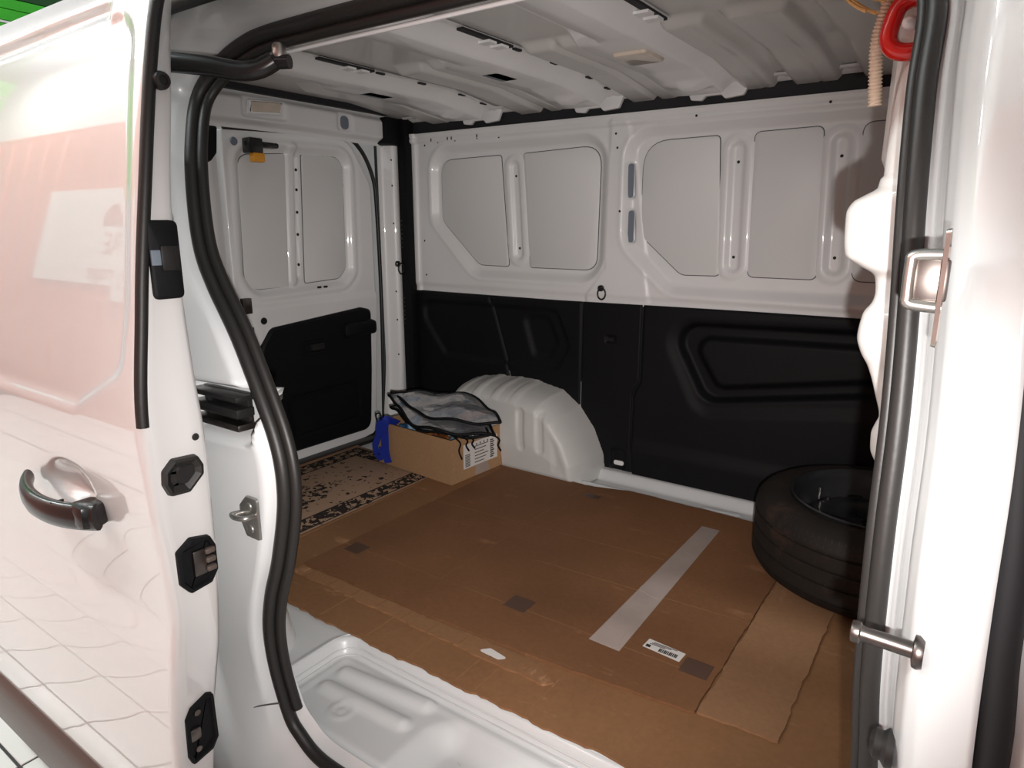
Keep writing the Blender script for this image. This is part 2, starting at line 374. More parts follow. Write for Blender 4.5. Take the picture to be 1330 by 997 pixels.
ysv = cat([np.arange(0.662, 0.92, 0.006), np.arange(0.92, 1.97, 0.05), np.arange(1.97, 2.16, 0.005)])
fl_ = grid('floor', xs, ysv, lambda X, Y: (X, Y, floor_h(X, Y)-0.002), M['paint_sill'])
tag(fl_, 'white painted steel load floor and ribbed entry sill of the van', 'floor', kind='structure')

for k, (dx, yy_, zz_) in enumerate(((0.0, 0.899, 0.0005), (0.020, 0.879, -0.0135), (0.028, 0.871, -0.022))):
    pr = catmull([(-1.082+dx, 0.70, zz_), (-1.082+dx, 0.80, zz_), (-1.080+dx, yy_-0.028, zz_), (-1.052+dx, yy_, zz_), (-0.95, yy_+0.002, zz_), (-0.60, yy_+0.002, zz_), (-0.10, yy_+0.002, zz_)], 8)
    tube('seam_ridge', pr, 0.0016, M['paint_sill'], fl_, 6)

# ------------------------------------------------------------------ van: far side wall
WY = 2.144
W1 = [(-1.905, 1.20), (-1.105, 1.20), (-1.112, 0.690), (-1.69, 0.690), (-1.905, 0.905)]
W2 = [(-1.045, 1.205), (0.5, 1.205), (0.5, 0.668), (-0.872, 0.668), (-1.045, 0.83)]
RIBS = [((-1.507, 1.105), (-1.486, 0.785), 0.021), ((-0.676, 1.118), (-0.668, 0.772), 0.024), ((-0.386, 1.12), (-0.374, 0.778), 0.026)]
def wall_y(X, Z):
    y = np.zeros_like(X)                         # + = away from the opening
    for poly in (W1, W2):
        sd = rsd(X, Z, poly, 0.10); y += 0.026*st(0.004, -0.035, sd)
        y -= 0.003*np.exp(-((sd-0.004)/0.008)**2)
    for a, b, r in RIBS:
        sd = sdpill(X, Z, a, b, r)
        y += -0.006*st(0.030, 0.016, sd) + 0.014*st(0.004, -0.012, sd)
    # slots in the middle pillar
    for a, b in (((-1.026, 1.085), (-1.022, 0.993)), ((-1.020, 0.933), (-1.014, 0.846))):
        y += 0.018*st(0.002, -0.005, sdpill(X, Z, a, b, 0.011))
    # raised pillar skin between the windows, with a slanting lower left edge
    s = rsd(X, Z, [(-1.10, 1.24), (-1.03, 1.24), (-0.93, 0.62), (-1.20, 0.62), (-1.105, 0.75)], 0.02); y -= 0.006*st(0.004, -0.008, s)
    # top rail with a folded step
    y -= 0.012*st(1.212, 1.220, Z); y += 0.004*np.exp(-((Z-1.232)/0.003)**2)
    y -= 0.012*st(-1.965, -1.98, X)
    y += 0.012*st(0.66, 0.64, Z)*0.5
    # gentle tumblehome
    y += 0.0*Z
    return WY+y
xs = np.arange(-2.01, 0.26, 0.006); zs = np.arange(0.6235, 1.252, 0.0055)
wl = grid('wall_left', xs, zs, lambda X, Z: (X, wall_y(X, Z), Z), M['paint_in'])
tag(wl, 'white pressed-steel far side wall of the van with two blanked window panels', 'wall', kind='structure')
# blanking inserts: window panels
def insert(poly, r, parent, fr, h=0.004):
    p = rpoly(poly, r, 7)
    plate('panel_gap', [q for q in inset(p, -0.003)], [(0, -0.010), (0, 0.0008)], fr, M['seam'], parent)
    return plate('window_panel', p, [(0, -0.010), (0, h-0.001), (0.0015, h)], fr, M['insert'], parent)
yi = WY+0.026
insert([(-1.865, 1.145), (-1.568, 1.150), (-1.532, 0.738), (-1.676, 0.740), (-1.862, 0.910)], [0.06, 0.012, 0.012, 0.06, 0.06], wl, XZ(yi))
insert([(-1.465, 1.150), (-1.143, 1.160), (-1.150, 0.738), (-1.432, 0.738)], [0.012, 0.07, 0.05, 0.012], wl, XZ(yi))
insert([(-0.985, 1.160), (-0.735, 1.163), (-0.708, 0.737), (-0.835, 0.735), (-0.985, 0.862)], [0.09, 0.015, 0.015, 0.05, 0.05], wl, XZ(yi))
insert([(-0.628, 1.165), (-0.438, 1.168), (-0.418, 0.738), (-0.618, 0.738)], 0.02, wl, XZ(yi))
insert([(-0.335, 1.17), (0.2, 1.17), (0.2, 0.738), (-0.322, 0.738)], 0.03, wl, XZ(yi))
for z0, z1, x in ((0.990, 1.088, -1.024), (0.843, 0.936, -1.017)):
    plate('slot_opening', pill(x-0.0105, x+0.0105, z0-0.006, z1+0.006), [(0, 0.002), (0, 0.004)], XZ(WY+0.016), M['slot'], wl)
# small fixing holes
hv, hf = [], []
def dot(x, z, r, y=None, sx=1.0):
    yy = (float(wall_y(np.array([x]), np.array([z]))[0]) if y is None else y)-0.0012
    b = len(hv); n = 10
    for k in range(n): hv.append((x+r*sx*math.cos(2*math.pi*k/n), yy, z+r*math.sin(2*math.pi*k/n)))
    hf.append(tuple(range(b, b+n)))
for a, b, r in RIBS:
    for t in (0.10, 0.93): dot(a[0]+(b[0]-a[0])*t, a[1]+(b[1]-a[1])*t, 0.0048)
for x, z in ((-1.93, 1.205), (-1.075, 1.19), (-1.068, 1.145), (-1.05, 0.94), (-1.94, 0.69), (-1.945, 0.83), (-0.80, 1.222), (-0.42, 1.226), (-1.86, 1.213), (-1.77, 1.214), (-1.66, 1.215), (-1.56, 1.212)): dot(x, z, 0.004)
for x in (-1.885, -1.80, -1.78, -1.655): dot(x, 1.222, 0.007, None, 0.45)
h = mesh('fixing_holes', hv, hf, M['cavity'], wl, smooth=False); h['kind'] = 'stuff'
def tie_ring(x, y, z, parent, ax='y', s=1.0):
    """black lashing eye: stud, neck and hanging loop"""
    d = np.array((0, -1.0, 0)) if ax == 'y' else np.array((1.0, 0, 0)); u = np.array((1.0, 0, 0)) if ax == 'y' else np.array((0, 1.0, 0))
    o = np.array((x, y, z)); e = plate('lashing_eye', circ(0.013*s, 14), [(0, 0), (0.001, 0.008), (0.004, 0.011)], (o, u, (0, 0, 1), d), M['gloss_black'], parent)
    P = [o+d*0.014+u*(0.010+0.017*math.cos(t))*s+np.array((0, 0, -0.020+0.022*math.sin(t)))*s for t in np.linspace(0, 2*math.pi, 25)[:-1]]
    tube('ring', P, 0.0035*s, M['gloss_black'], e, 8, True)
tie_ring(-1.112, WY-0.008, 0.678, wl, s=0.9)
# black band between the wall top and the roof
bb = box('trim_1', (-2.04, 2.150, 1.236), (0.26, 2.19, 1.325), M['cavity']); tag(bb, 'black foam-lined gap above the far wall under the roof', 'trim', kind='structure')
box('clip_rail', (-2.0, 2.128, 1.244), (0.26, 2.150, 1.2485), M['paint_in'], bb)

# lower black trims
bk = box('black_seam_backing', (-2.06, WY+0.055, -0.05), (0.27, WY+0.07, 0.64), M['cavity']); tag(bk, 'black backing sheet added to darken the seams of the lower wall trims', 'trim', kind='structure')  # added black sheet stands in for the shade inside the trim seams
def trim(name, xl, xr, z0, z1f, hf_, label, nx, nz, parent=None):
    s = np.linspace(0, 1, nx); t = np.linspace(0, 1, nz)
    def fn(S, Tt):
        a = xl(np.zeros_like(S)+z0+(0.63-z0)*Tt); b = xr(z0+(0.63-z0)*Tt); X = a+(b-a)*S
        Z = z0+(z1f(X)-z0)*Tt
        Y = WY-0.006+hf_(X, Z)
        edge = np.minimum(np.minimum((X-a), (b-X)), z1f(X)-Z); Y = Y+0.006*st(0.004, 0.0, edge)
        return X, Y, Z
    o = grid(name, s, t, fn, M['plastic']); tag(o, label, 'trim', kind='structure'); return o
ztop = lambda X: 0.6255+0.004*np.sin((X+1.2)*2)+(X+1.2)*0.006
RA = [(-1.965, 0.592), (-1.29, 0.597), (-1.228, 0.455), (-1.285, 0.352), (-1.845, 0.345), (-1.965, 0.50)]
def hA(X, Z):
    sd = rsd(X, Z, RA, 0.05)
    y = 0.014*st(0.0, -0.022, sd)
    y += 0.012*st(0.0, -0.03, rsd(X, Z, [(-1.475, 0.57), (-1.33, 0.57), (-1.28, 0.46), (-1.32, 0.385), (-1.415, 0.385)], 0.04))
    return y
seam = lambda z: -1.606+(0.618-z)*0.324
one = lambda c: (lambda z: z*0+c)
trim('trim_2', one(-2.0), lambda z: seam(z)-0.0015, 0.0, ztop, hA, 'black plastic lower wall trim in the rear corner above the box', 60, 110)
trim('trim_3', lambda z: seam(z)+0.0015, lambda z: -1.188-0.0*z+0*z, 0.0, ztop, hA, 'black plastic lower wall trim above the wheel arch with a shallow recess', 60, 110)
bnd = lambda z: -0.953-0.024*st(0.37, 0.30, z)+0.012*st(0.15, 0.0, z)
def hM(X, Z):
    y = 0.010*st(0.002, -0.003, rsd(X, Z, rect(-1.090, -1.050, 0.487, 0.513), 0.004))
    y += 0.012*st(0.002, -0.006, rsd(X, Z, rect(-1.055, -0.995, 0.020, 0.10), 0.015))
    return y
t3 = trim('trim_4', lambda z: z*0-1.186, lambda z: bnd(z)-0.002, 0.012, ztop, hM, 'black plastic pillar trim between the two lower wall panels', 60, 150)
plate('socket', rpoly(rect(-1.082, -1.058, 0.491, 0.504), 0.003), [(0, 0), (0.001, 0.004)], XZ(WY+0.002), M['gloss_black'], t3)
plate('foot_slot', pill(-1.044, -1.004, 0.034, 0.052), [(0, 0), (0.001, 0.003)], XZ(WY+0.004), M['paint_in'], t3)
RB = [(-0.870, 0.580), (0.6, 0.624), (0.6, 0.425), (-0.25, 0.398), (-0.725, 0.314)]
RBi = [(-0.785, 0.530), (0.6, 0.574), (0.6, 0.475), (-0.25, 0.446), (-0.685, 0.370)]
RBo = [(-0.90, 0.585), (0.6, 0.63), (0.6, 0.365), (-0.25, 0.345), (-0.745, 0.272)]
def hF(X, Z):
    y = 0.034*st(0.002, -0.016, rsd(X, Z, RB, 0.07)); y -= 0.020*st(0.012, -0.012, rsd(X, Z, RBi, 0.04))
    y += 0.010*st(0.015, -0.03, rsd(X, Z, RBo, 0.08))
    y -= 0.012*st(0.16, 0.10, Z)
    return y
trim('trim_5', lambda z: bnd(z)+0.002, lambda z: z*0+0.26, 0.016, ztop, hF, 'black plastic lower wall trim with deep storage recess behind the spare wheel', 190, 120)

# ------------------------------------------------------------------ wheel arch
AW = [(-1.070, -0.04), (-1.085, 0.07), (-1.125, 0.16), (-1.185, 0.235), (-1.26, 0.288), (-1.40, 0.312), (-1.56, 0.308), (-1.67, 0.285), (-1.75, 0.2), (-1.80, 0.1), (-1.815, -0.04)]
def arch(X, Z):
    sd = sdpoly(X, Z, AW)
    rid = np.zeros_like(X)
    for c in (-1.63, -1.545, -1.455, -1.37): rid += 0.008*np.exp(-((X-c-(0.25-Z)*0.0)/0.016)**4)*st(0.20, 0.27, Z)
    d = np.clip(-sd+rid*0.6, 0, 1)
    y = 0.185*np.sqrt(np.clip(1-(1-np.clip(d/0.060, 0, 1))**2, 0, 1)) + 0.012*st(0.05, 0.16, d)
    # pressed fingers on the inner face
    for c in (-1.255, -1.335): y -= 0.008*st(0.004, -0.01, sdpill(X, Z, (c, 0.23), (c+0.012, 0.105), 0.017))
    y += 0.010*st(0.004, -0.012, sdpill(X, Z, (-1.295, 0.19), (-1.288, 0.11), 0.016))*0
    y += 0.006*st(-0.012, 0.012, X+1.22+0.25*np.clip(Z-0.1, 0, 1)-0.03)*st(0.05, 0.09, d)*-1
    return y
xs = np.arange(-1.83, -1.055, 0.005); zs = np.arange(-0.01, 0.322, 0.0045)
wa = grid('wheel_arch', xs, zs, lambda X, Z: (X, WY-0.004-arch(X, Z)+0.045*st(0.0, 0.008, sdpoly(X, Z, AW)), Z), M['arch'])
tag(wa, 'scuffed white steel wheel arch bulging from the far wall beside the box', 'wheel arch', kind='structure')

# ------------------------------------------------------------------ roof
BOWS = [-1.640, -1.150, -0.745]
def crown(Y): return -0.10*np.clip(Y-1.85, 0, 1)-0.10*np.clip(1.0-Y, 0, 1)**1.5
def roof_z(X, Y):
    z = 1.336+crown(Y)
    beads = [(-0.665, -0.575), (-0.525, -0.405), (-0.345, -0.235), (-1.03, -0.945), (-0.93, -0.87), (-1.47, -1.375), (-1.345, -1.29), (-1.90, -1.80)]
    for a, b in beads:
        kx = st(a-0.014, a+0.008, X)*st(b+0.014, b-0.008, X)
        z = z-0.022*kx*st(1.500, 1.538, Y)
        kx = st(a+0.006, a+0.028, X)*st(b+0.034, b+0.012, X)
        z = z-0.007*kx*st(1.26, 1.18, Y)
    for c in (-0.605, -0.455, -0.17): z = z+0.003*np.exp(-((X-c)/0.004)**2)*st(1.50, 1.56, Y)
    return z
xs = np.arange(-2.12, 0.28, 0.007); yv = cat([np.arange(0.70, 1.18, 0.02), np.arange(1.18, 1.60, 0.006), np.arange(1.60, 2.17, 0.02)])
rf = grid('ceiling', xs, yv, lambda X, Y: (X, Y, roof_z(X, Y)), M['roof'], flip=True)
tag(rf, 'ribbed grey-white steel van roof seen from below', 'ceiling', kind='structure')
def bow(c, lamp=False, hole=False):
    xo = np.array([-0.125, -0.118, -0.110, -0.060, -0.052, -0.045, -0.010, 0.030, 0.036, 0.042, 0.062, 0.080, 0.086, 0.092, 0.110])
    zn = np.array([0.000, -0.004, -0.006, -0.006, -0.028, -0.036, -0.038, -0.038, -0.036, -0.030, -0.014, -0.004, -0.002, -0.002, -0.002])    # narrow section
    zw = np.array([0.000, -0.026, -0.034, -0.036, -0.036, -0.036, -0.036, -0.036, -0.034, -0.028, -0.013, -0.004, -0.002, -0.002, -0.002])    # wide section
    yv = cat([np.arange(0.74, 1.40, 0.03), np.arange(1.40, 1.56, 0.008), np.arange(1.56, 2.10, 0.01)])
    U, V = np.meshgrid(np.arange(len(xo)), yv, indexing='ij')
    k = st(1.44, 1.50, V); Z = 1.334+crown(V)+(zn[U]*(1-k)+zw[U]*k)
    X = c+xo[U]
    dn = np.hypot((X-c+0.02)/1.0, (V-1.985)); Z = Z-0.014*st(0.052, 0.028, dn)*(xo[U] < 0.03)
    v = np.stack([X.ravel(), V.ravel(), Z.ravel()], 1)
    o = mesh('roof_bow', v, gridfaces(len(xo), len(yv), True), M['bow'], rf, angle=50)
    # end bracket that hangs down onto the black band
    e = [(c-0.085, 2.08), (c+0.055, 2.08), (c+0.075, 2.15), (c-0.095, 2.15)]
    zb = 1.336+float(crown(np.array(2.08)))
    pl = [(-0.105, zb+0.02), (0.115, zb+0.02), (0.085, zb-0.045), (0.03, zb-0.050), (0.018, zb-0.038), (-0.030, zb-0.038), (-0.042, zb-0.050), (-0.075, zb-0.046)]
    plate('end_bracket', rpoly(pl, 0.008, 3), [(0, 0), (0, 0.012), (0.002, 0.014)], ((c, 2.142, 0), (1, 0, 0), (0, 0, 1), (0, -1, 0)), M['bow'], o)
    # slots along the joint with the roof skin
    for y0, y1 in ((0.98, 1.03), (1.52, 1.55), (1.70, 1.73), (1.90, 1.93), (2.02, 2.05)):
        box('joint_slot', (c+0.086, y0, 1.334+float(crown(np.array(y0)))-0.0065), (c+0.096, y1, 1.334), M['cavity'], o)
    box('joint_slot', (c+0.086, 1.30, 1.3265), (c+0.104, 1.50, 1.336), M['cavity'], o)
    for y0 in (1.40, 1.45): box('joint_tab', (c+0.070, y0, 1.3205), (c+0.104, y0+0.030, 1.3262), M['bow'], o)
    if hole: plate('oblong_hole', rpoly([(c-0.075, 1.60), (c-0.020, 1.60), (c-0.020, 1.70), (c-0.075, 1.70)], 0.008, 3), [(0, 0), (0, 0.002)], XYd(1.300), M['slot'], o)
    if lamp:
        lm = plate('lamp_mount', rpoly([(c-0.075, 1.585), (c+0.018, 1.585), (c+0.018, 1.705), (c-0.075, 1.705)], 0.014, 4), [(0, 0), (0.003, 0.008), (0.012, 0.010)], XYd(1.299), M['lens'], o)
    return o
for i, c in enumerate(BOWS): bow(c, lamp=(i == 2), hole=(i < 2))
plate('roof_cap', circ(0.05, 24, (-0.86, 1.07)), [(0, 0), (0.004, 0.006), (0.02, 0.007)], XYd(1.330), M['bow'], rf)
# rail where the roof meets the far wall
xs = np.arange(-2.0, 0.27, 0.01)
grid('side_rail', xs, np.linspace(0, 1, 7), lambda X, Tt: (X, 2.085+0.068*Tt, 1.309-0.004*np.sin(Tt*9)-0.010*Tt+0.0015*np.sign(np.sin(X*190))*(np.abs(Tt-0.5) < 0.3)), M['bow'], rf, flip=True)

# ------------------------------------------------------------------ rear end: header, door leaves, pillars
RX = -2.10
def header(Yv, Zv):
    x = -2.075+0.035*st(1.215, 1.235, Zv)-0.02*st(1.29, 1.315, Zv)
    x -= 0.010*st(0.004, -0.006, rsd(Yv, Zv, rect(1.40, 1.57, 1.238, 1.30), 0.012))
    x -= 0.008*st(0.006, -0.006, rsd(Yv, Zv, rect(1.795, 1.87, 1.235, 1.298), 0.015))
    return x
hd = grid('wall_rear', np.arange(0.72, 2.12, 0.007), np.arange(1.205, 1.322, 0.005), lambda Y, Z: (header(Y, Z), Y, Z+0.012*np.sin((Y-1.0)*2.4)-0.012), M['paint_in'])
tag(hd, 'white steel header beam above the rear doors with a dome lamp', 'header', kind='structure')
lp = plate('dome_lamp', rpoly([(1.415, 1.246), (1.548, 1.256), (1.560, 1.302), (1.425, 1.294)], 0.008), [(0, 0), (0.003, 0.008), (0.010, 0.010)], YZ(-2.046), M['bow'], hd)
plate('lens', rpoly([(1.428, 1.254), (1.540, 1.263), (1.549, 1.296), (1.435, 1.288)], 0.008), [(0, 0), (0.003, 0.004)], YZ(-2.0365), M['lens'], lp)
plate('oval_hole', pill(1.812, 1.852, 1.242, 1.290), [(0, 0), (0.001, 0.002)], YZ(-2.047), M['slot'], hd)
gp = box('trim_6', (-2.12, 0.72, 1.316), (-2.035, 2.15, 1.345), M['cavity']); tag(gp, 'black gap strip between the rear header and the roof', 'trim', kind='structure')
# left door leaf
WR = [(1.400, 1.165), (1.905, 1.178), (1.895, 0.700), (1.84, 0.655), (1.42, 0.640), (1.385, 0.72)]
def leaf(Yv, Zv):
    x = np.zeros_like(Yv)
    sd = rsd(Yv, Zv, WR, 0.07); x -= 0.024*st(0.004, -0.030, sd); x -= 0.004*np.exp(-((sd-0.02)/0.01)**2)
    x += 0.012*st(0.006, -0.012, sdpill(Yv, Zv, (1.632, 1.16), (1.605, 0.69), 0.020)); x -= 0.010*st(0.003, -0.006, sdpill(Yv, Zv, (1.655, 1.13), (1.632, 0.71), 0.010))
    x -= 0.015*st(1.44, 1.36, Yv); x += 0.008*st(0.63, 0.60, Zv)
    return RX+x
LO = rpoly([(1.352, 0.012), (1.972, 0.012), (2.012, 0.6), (2.012, 1.05), (1.90, 1.218), (1.352, 1.205)], [0.0, 0.05, 0.1, 0.12, 0.10, 0.0], 6)
def leafgrid():
    # outline-conforming rows
    zv = np.linspace(0.012, 1.212, 190); s = np.linspace(0, 1, 100)
    P = np.array(LO+[LO[0]])
    yl, yr = [], []
    for z in zv:
        c = []
        for a, b in zip(P[:-1], P[1:]):
            if (a[1]-z)*(b[1]-z) <= 0 and abs(a[1]-b[1]) > 1e-9: c.append(a[0]+(b[0]-a[0])*(z-a[1])/(b[1]-a[1]))
        yl.append(min(c) if c else 1.352); yr.append(max(c) if c else 1.9)
    yl, yr = np.array(yl), np.array(yr)
    def fn(S, Tt):
        i = np.round(Tt*(len(zv)-1)).astype(int); Y = yl[i]+(yr[i]-yl[i])*S; Z = zv[i]
        X = leaf(Y, Z); ed = np.minimum(Y-yl[i], yr[i]-Y); X = X-0.02*st(0.010, 0.0, ed); return X, Y, Z
    return grid('door_2', s, np.linspace(0, 1, len(zv)), fn, M['paint_in'])
rfm = plate('wall_rear_frame', rpoly([(1.30, 0.0), (2.06, 0.0), (2.06, 1.26), (1.30, 1.26)], 0.01), [(0, 0), (0, 0.01)], YZ(RX-0.045), M['paint_in']); tag(rfm, 'white door frame flange around the rear door leaf', 'frame', kind='structure')
d2 = leafgrid(); tag(d2, 'closed white rear door leaf with blanked window and black lower panel', 'door', kind='structure')
fr = YZ(RX-0.024)
insert([(1.420, 1.125), (1.610, 1.142), (1.586, 0.672), (1.432, 0.672), (1.405, 0.72)], [0.05, 0.01, 0.01, 0.05, 0.05], d2, fr)
insert([(1.682, 1.145), (1.876, 1.150), (1.862, 0.72), (1.825, 0.688), (1.660, 0.680)], [0.01, 0.06, 0.05, 0.04, 0.01], d2, fr)
PT = rpoly([(1.37, 0.05), (1.925, 0.045), (1.945, 0.30), (1.955, 0.555), (1.90, 0.568), (1.47, 0.535), (1.42, 0.47)], [0.02, 0.05, 0.1, 0.03, 0.03, 0.04, 0.06], 6)
tp = plate('door_trim', PT, [(0, 0.0), (0.002, 0.016), (0.010, 0.022)], YZ(RX), M['plastic'], d2)
hb = plate('pull_handle', rpoly(rect(1.79, 1.965, 0.452, 0.515), 0.025), [(0, 0), (0.004, 0.020), (0.014, 0.026)], YZ(RX+0.018), M['plastic'], tp)
plate('latch_bezel', rpoly(rect(1.600, 1.700, 0.415, 0.468), 0.010), [(0, 0), (0.002, 0.006), (0.008, 0.006), (0.010, 0.001)], YZ(RX+0.0215), M['plastic'], tp)
plate('latch_lever', rpoly(rect(1.63, 1.695, 0.425, 0.455), 0.008), [(0, 0), (0.003, 0.008)], YZ(RX+0.022), M['gloss_black'], tp)
plate('map_pocket', rpoly([(1.50, 0.27), (1.87, 0.275), (1.87, 0.105), (1.53, 0.095)], 0.03), [(0, 0), (0.003, 0.010), (0.016, 0.008), (0.022, -0.018)], YZ(RX+0.021), M['plastic'], tp)
plate('plug', circ(0.013, 16, (1.447, 0.562)), [(0, 0), (0.002, 0.004)], YZ(RX+0.009), M['gloss_black'], d2)
for y in (1.705, 1.735): plate('drain_slot', pill(y-0.010, y+0.010, 0.658, 0.666), [(0, 0), (0, 0.001)], YZ(RX+0.004), M['cavity'], d2)
for z in (0.75, 0.86, 0.94, 1.02, 1.09): plate('rib_hole', circ(0.0055, 12, (1.635+(z-0.71)*0.052, z)), [(0, 0), (0, 0.001)], YZ(RX-0.022), M['cavity'], d2)
# latch with orange tab
lt = box('upper_latch', (RX, 1.425, 1.128), (RX+0.045, 1.478, 1.178), M['gloss_black'], d2, 0.006)
box('latch_arm', (RX, 1.478, 1.150), (RX+0.04, 1.545, 1.168), M['gloss_black'], d2, 0.006)
box('orange_tab', (RX+0.02, 1.436, 1.100), (RX+0.05, 1.478, 1.130), M['amber'], d2, 0.004)
plate('plug', circ(0.014, 14, (1.40, 1.165)), [(0, 0), (0.002, 0.004)], YZ(RX-0.004), M['slot'], d2)
for z in (0.592, 0.49):
    box('hinge_plate', (RX-0.02, 1.375, z), (RX+0.004, 1.410, z+0.055), M['dark_steel'], d2, 0.003)
# seal around the leaf
P = [(RX+0.002, 2.010, 0.0), (RX+0.002, 2.022, 0.3), (RX+0.002, 2.030, 0.6), (RX+0.002, 2.026, 0.95), (RX+0.002, 2.012, 1.08), (RX+0.002, 1.95, 1.185), (RX+0.002, 1.86, 1.222), (RX+0.002, 1.6, 1.216), (RX+0.002, 1.36, 1.205)]
tube('leaf_seal', catmull(P, 8), 0.008, M['rubber'], d2, 8)
# right door leaf, only its edge shows past the near pillar
def leaf3(Yv, Zv):
    x = -0.02*st(1.30, 1.35, Yv)-0.022*st(0.004, -0.03, rsd(Yv, Zv, rect(0.86, 1.285, 0.66, 1.15), 0.08)); return RX+x
d3 = grid('door_3', np.arange(0.74, 1.343, 0.010), np.arange(0.012, 1.21, 0.010), lambda Y, Z: (leaf3(Y, Z), Y, Z), M['paint_in'])
tag(d3, 'white rear door leaf on the near side, mostly hidden by the pillar', 'door', kind='structure')
plate('black_bracket', rpoly([(1.25, 1.205), (1.335, 1.205), (1.325, 1.12), (1.30, 1.09), (1.27, 1.10)], 0.01), [(0, 0), (0.003, 0.015)], YZ(RX), M['plastic'], d3)
plate('door_trim', rpoly(rect(0.80, 1.32, 0.05, 0.54), 0.05), [(0, 0), (0.004, 0.02)], YZ(RX), M['plastic'], d3)
# gap backing, sill and corner pillars
gb = box('black_gap_backing', (RX-0.10, 0.72, -0.01), (RX-0.06, 2.2, 1.24), M['cavity']); tag(gb, 'black backing sheet added to darken the gaps round the rear door leaves', 'trim', kind='structure')  # added backing, its black colour gives the door gaps their shade
rs = box('trim_8', (RX-0.03, 0.72, -0.004), (RX+0.055, 2.02, 0.012), M['rubber'], None, 0.004); tag(rs, 'black rubber threshold strip under the rear doors', 'trim', kind='structure')
def dp(S, Z):
    Y = 2.028+0.085*S; X = -2.085+0.045*st(0.15, 0.75, S)+0.012*np.exp(-((S-0.5)/0.2)**2)
    return X, Y-0.030*st(0.35, 0.0, Z)*(1-S), Z
rp = grid('wall_rear_pillar', np.linspace(0, 1, 24), np.arange(0.0, 1.30, 0.02), dp, M['paint_in']); tag(rp, 'narrow white rear corner pillar beside the rear door', 'pillar', kind='structure')
tie_ring(-2.042, 2.075, 0.735, rp, 'x', 1.0)
for z in (0.35, 0.5, 0.62, 0.9, 1.05, 1.15): plate('pillar_hole', circ(0.004, 8, (2.065, z)), [(0, 0), (0, 0.001)], YZ(-2.0440), M['cavity'], rp)
cp = box('trim_9', (-2.065, 2.098, 0.0), (-1.992, 2.150, 1.31), M['plastic'], None, 0.012); tag(cp, 'black corner pillar cover between the far wall and rear door', 'trim', kind='structure')
box('upper_cover', (-2.09, 2.02, 1.205), (-2.02, 2.13, 1.31), M['plastic'], cp, 0.015)
for z in np.arange(0.48, 0.60, 0.018): box('vent_slit', (-2.05, 2.0965, float(z)), (-2.025, 2.0985, float(z)+0.006), M['gloss_black'], cp)
for z in np.arange(0.80, 0.92, 0.018): box('vent_slit', (-2.05, 2.0965, float(z)), (-2.025, 2.0985, float(z)+0.006), M['gloss_black'], cp)

# ------------------------------------------------------------------ near side: opening frame, seal, pillars
ys = spline([-0.4, -0.05, 0.3, 0.6, 0.8, 1.0, 1.18, 1.4], [0.655, 0.655, 0.630, 0.635, 0.655, 0.695, 0.755, 0.82])
LOOP = [(-1.02, 1.200), (-1.075, 1.192), (-1.125, 1.174), (-1.168, 1.144), (-1.185, 1.105), (-1.17, 1.032), (-1.146, 0.952), (-1.11, 0.861), (-1.066, 0.799), (-0.982, 0.703),
        (-0.905, 0.574), (-0.886, 0.473), (-0.912, 0.356), (-0.945, 0.271), (-0.968, 0.19), (-0.973, 0.099), (-0.957, 0.010), (-0.930, -0.022), (-0.884, -0.046), (-0.80, -0.050),
        (-0.60, -0.050), (-0.35, -0.050), (-0.14, -0.050), (-0.06, -0.035), (-0.028, 0.02), (-0.020, 0.10), (-0.026, 0.25), (-0.033, 0.40), (-0.0415, 0.50), (-0.046, 0.625), (-0.048, 0.735), (-0.053, 0.83), (-0.060, 0.92),
        (-0.0655, 1.01), (-0.068, 1.085), (-0.090, 1.150), (-0.135, 1.190), (-0.22, 1.203), (-0.45, 1.203), (-0.70, 1.202), (-0.90, 1.202)]
LP = resample(catmull(LOOP, 10, True), 0.010, True)
cen = np.array((-0.55, 0.57)); q = (LP-cen)/np.array((0.52, 0.63))
dv = np.sign(q)*np.abs(q)**7; dv /= np.linalg.norm(dv, axis=1, keepdims=True)
def sections(xs_):
    w_ = max(0.012, 0.85*(xs_+1.10))
    rear = [(-.012, -.012), (0, 0), (.014, .008), (.022, .030), (.022+w_*.5, .038), (.022+w_, .046), (.036+w_, .070), (.055+w_, .088), (.12+w_, .092), (.30+w_, .092)]
    front = [(-.012, -.012), (0, 0), (.012, .006), (.018, .016), (.022, .034), (.026, .056), (.034, .076), (.046, .088), (.080, .098), (.083, .050)]
    top = [(-.012, -.012), (0, 0), (.010, .010), (.016, .030), (.020, .050), (.024, .072), (.028, .090), (.034, .104), (.09, .090), (.14, .02)]
    bot = [(-.02, -.02), (0, 0), (.02, .01), (.04, .03), (.06, .05), (.09, .075), (.13, .09), (.18, .095), (.27, .095), (.29, .05)]
    return [np.array(a) for a in (rear, front, top, bot)]
ns = 46; verts = []
for p, d in zip(LP, dv):
    wts = np.array([max(-d[0], 0), max(d[0], 0), max(d[1], 0), max(-d[1], 0)])**2; wts /= wts.sum()
    S = sum(wt*s for wt, s in zip(wts, sections(p[0])))
    L = np.concatenate([[0], np.cumsum(np.hypot(*np.diff(S, axis=0).T))]); t = np.linspace(0, L[-1], ns)
    t = L[-1]*(np.linspace(0, 1, ns)**1.35)
    D_ = np.interp(t, L, S[:, 0]); E_ = np.interp(t, L, S[:, 1])
    for a, e in zip(D_, E_): verts.append((p[0]+d[0]*a, float(ys(p[1]))-e, p[1]+d[1]*a))
V = np.array(verts)
rc = rsd(V[:, 0], V[:, 2], rect(-1.20, -0.932, 0.556, 0.642), 0.014)
V[:, 1] += 0.050*st(0.003, -0.010, rc)*(V[:, 0] < -0.5) - 0.004*np.exp(-((rc-0.008)/0.006)**2)*(V[:, 0] < -0.5)
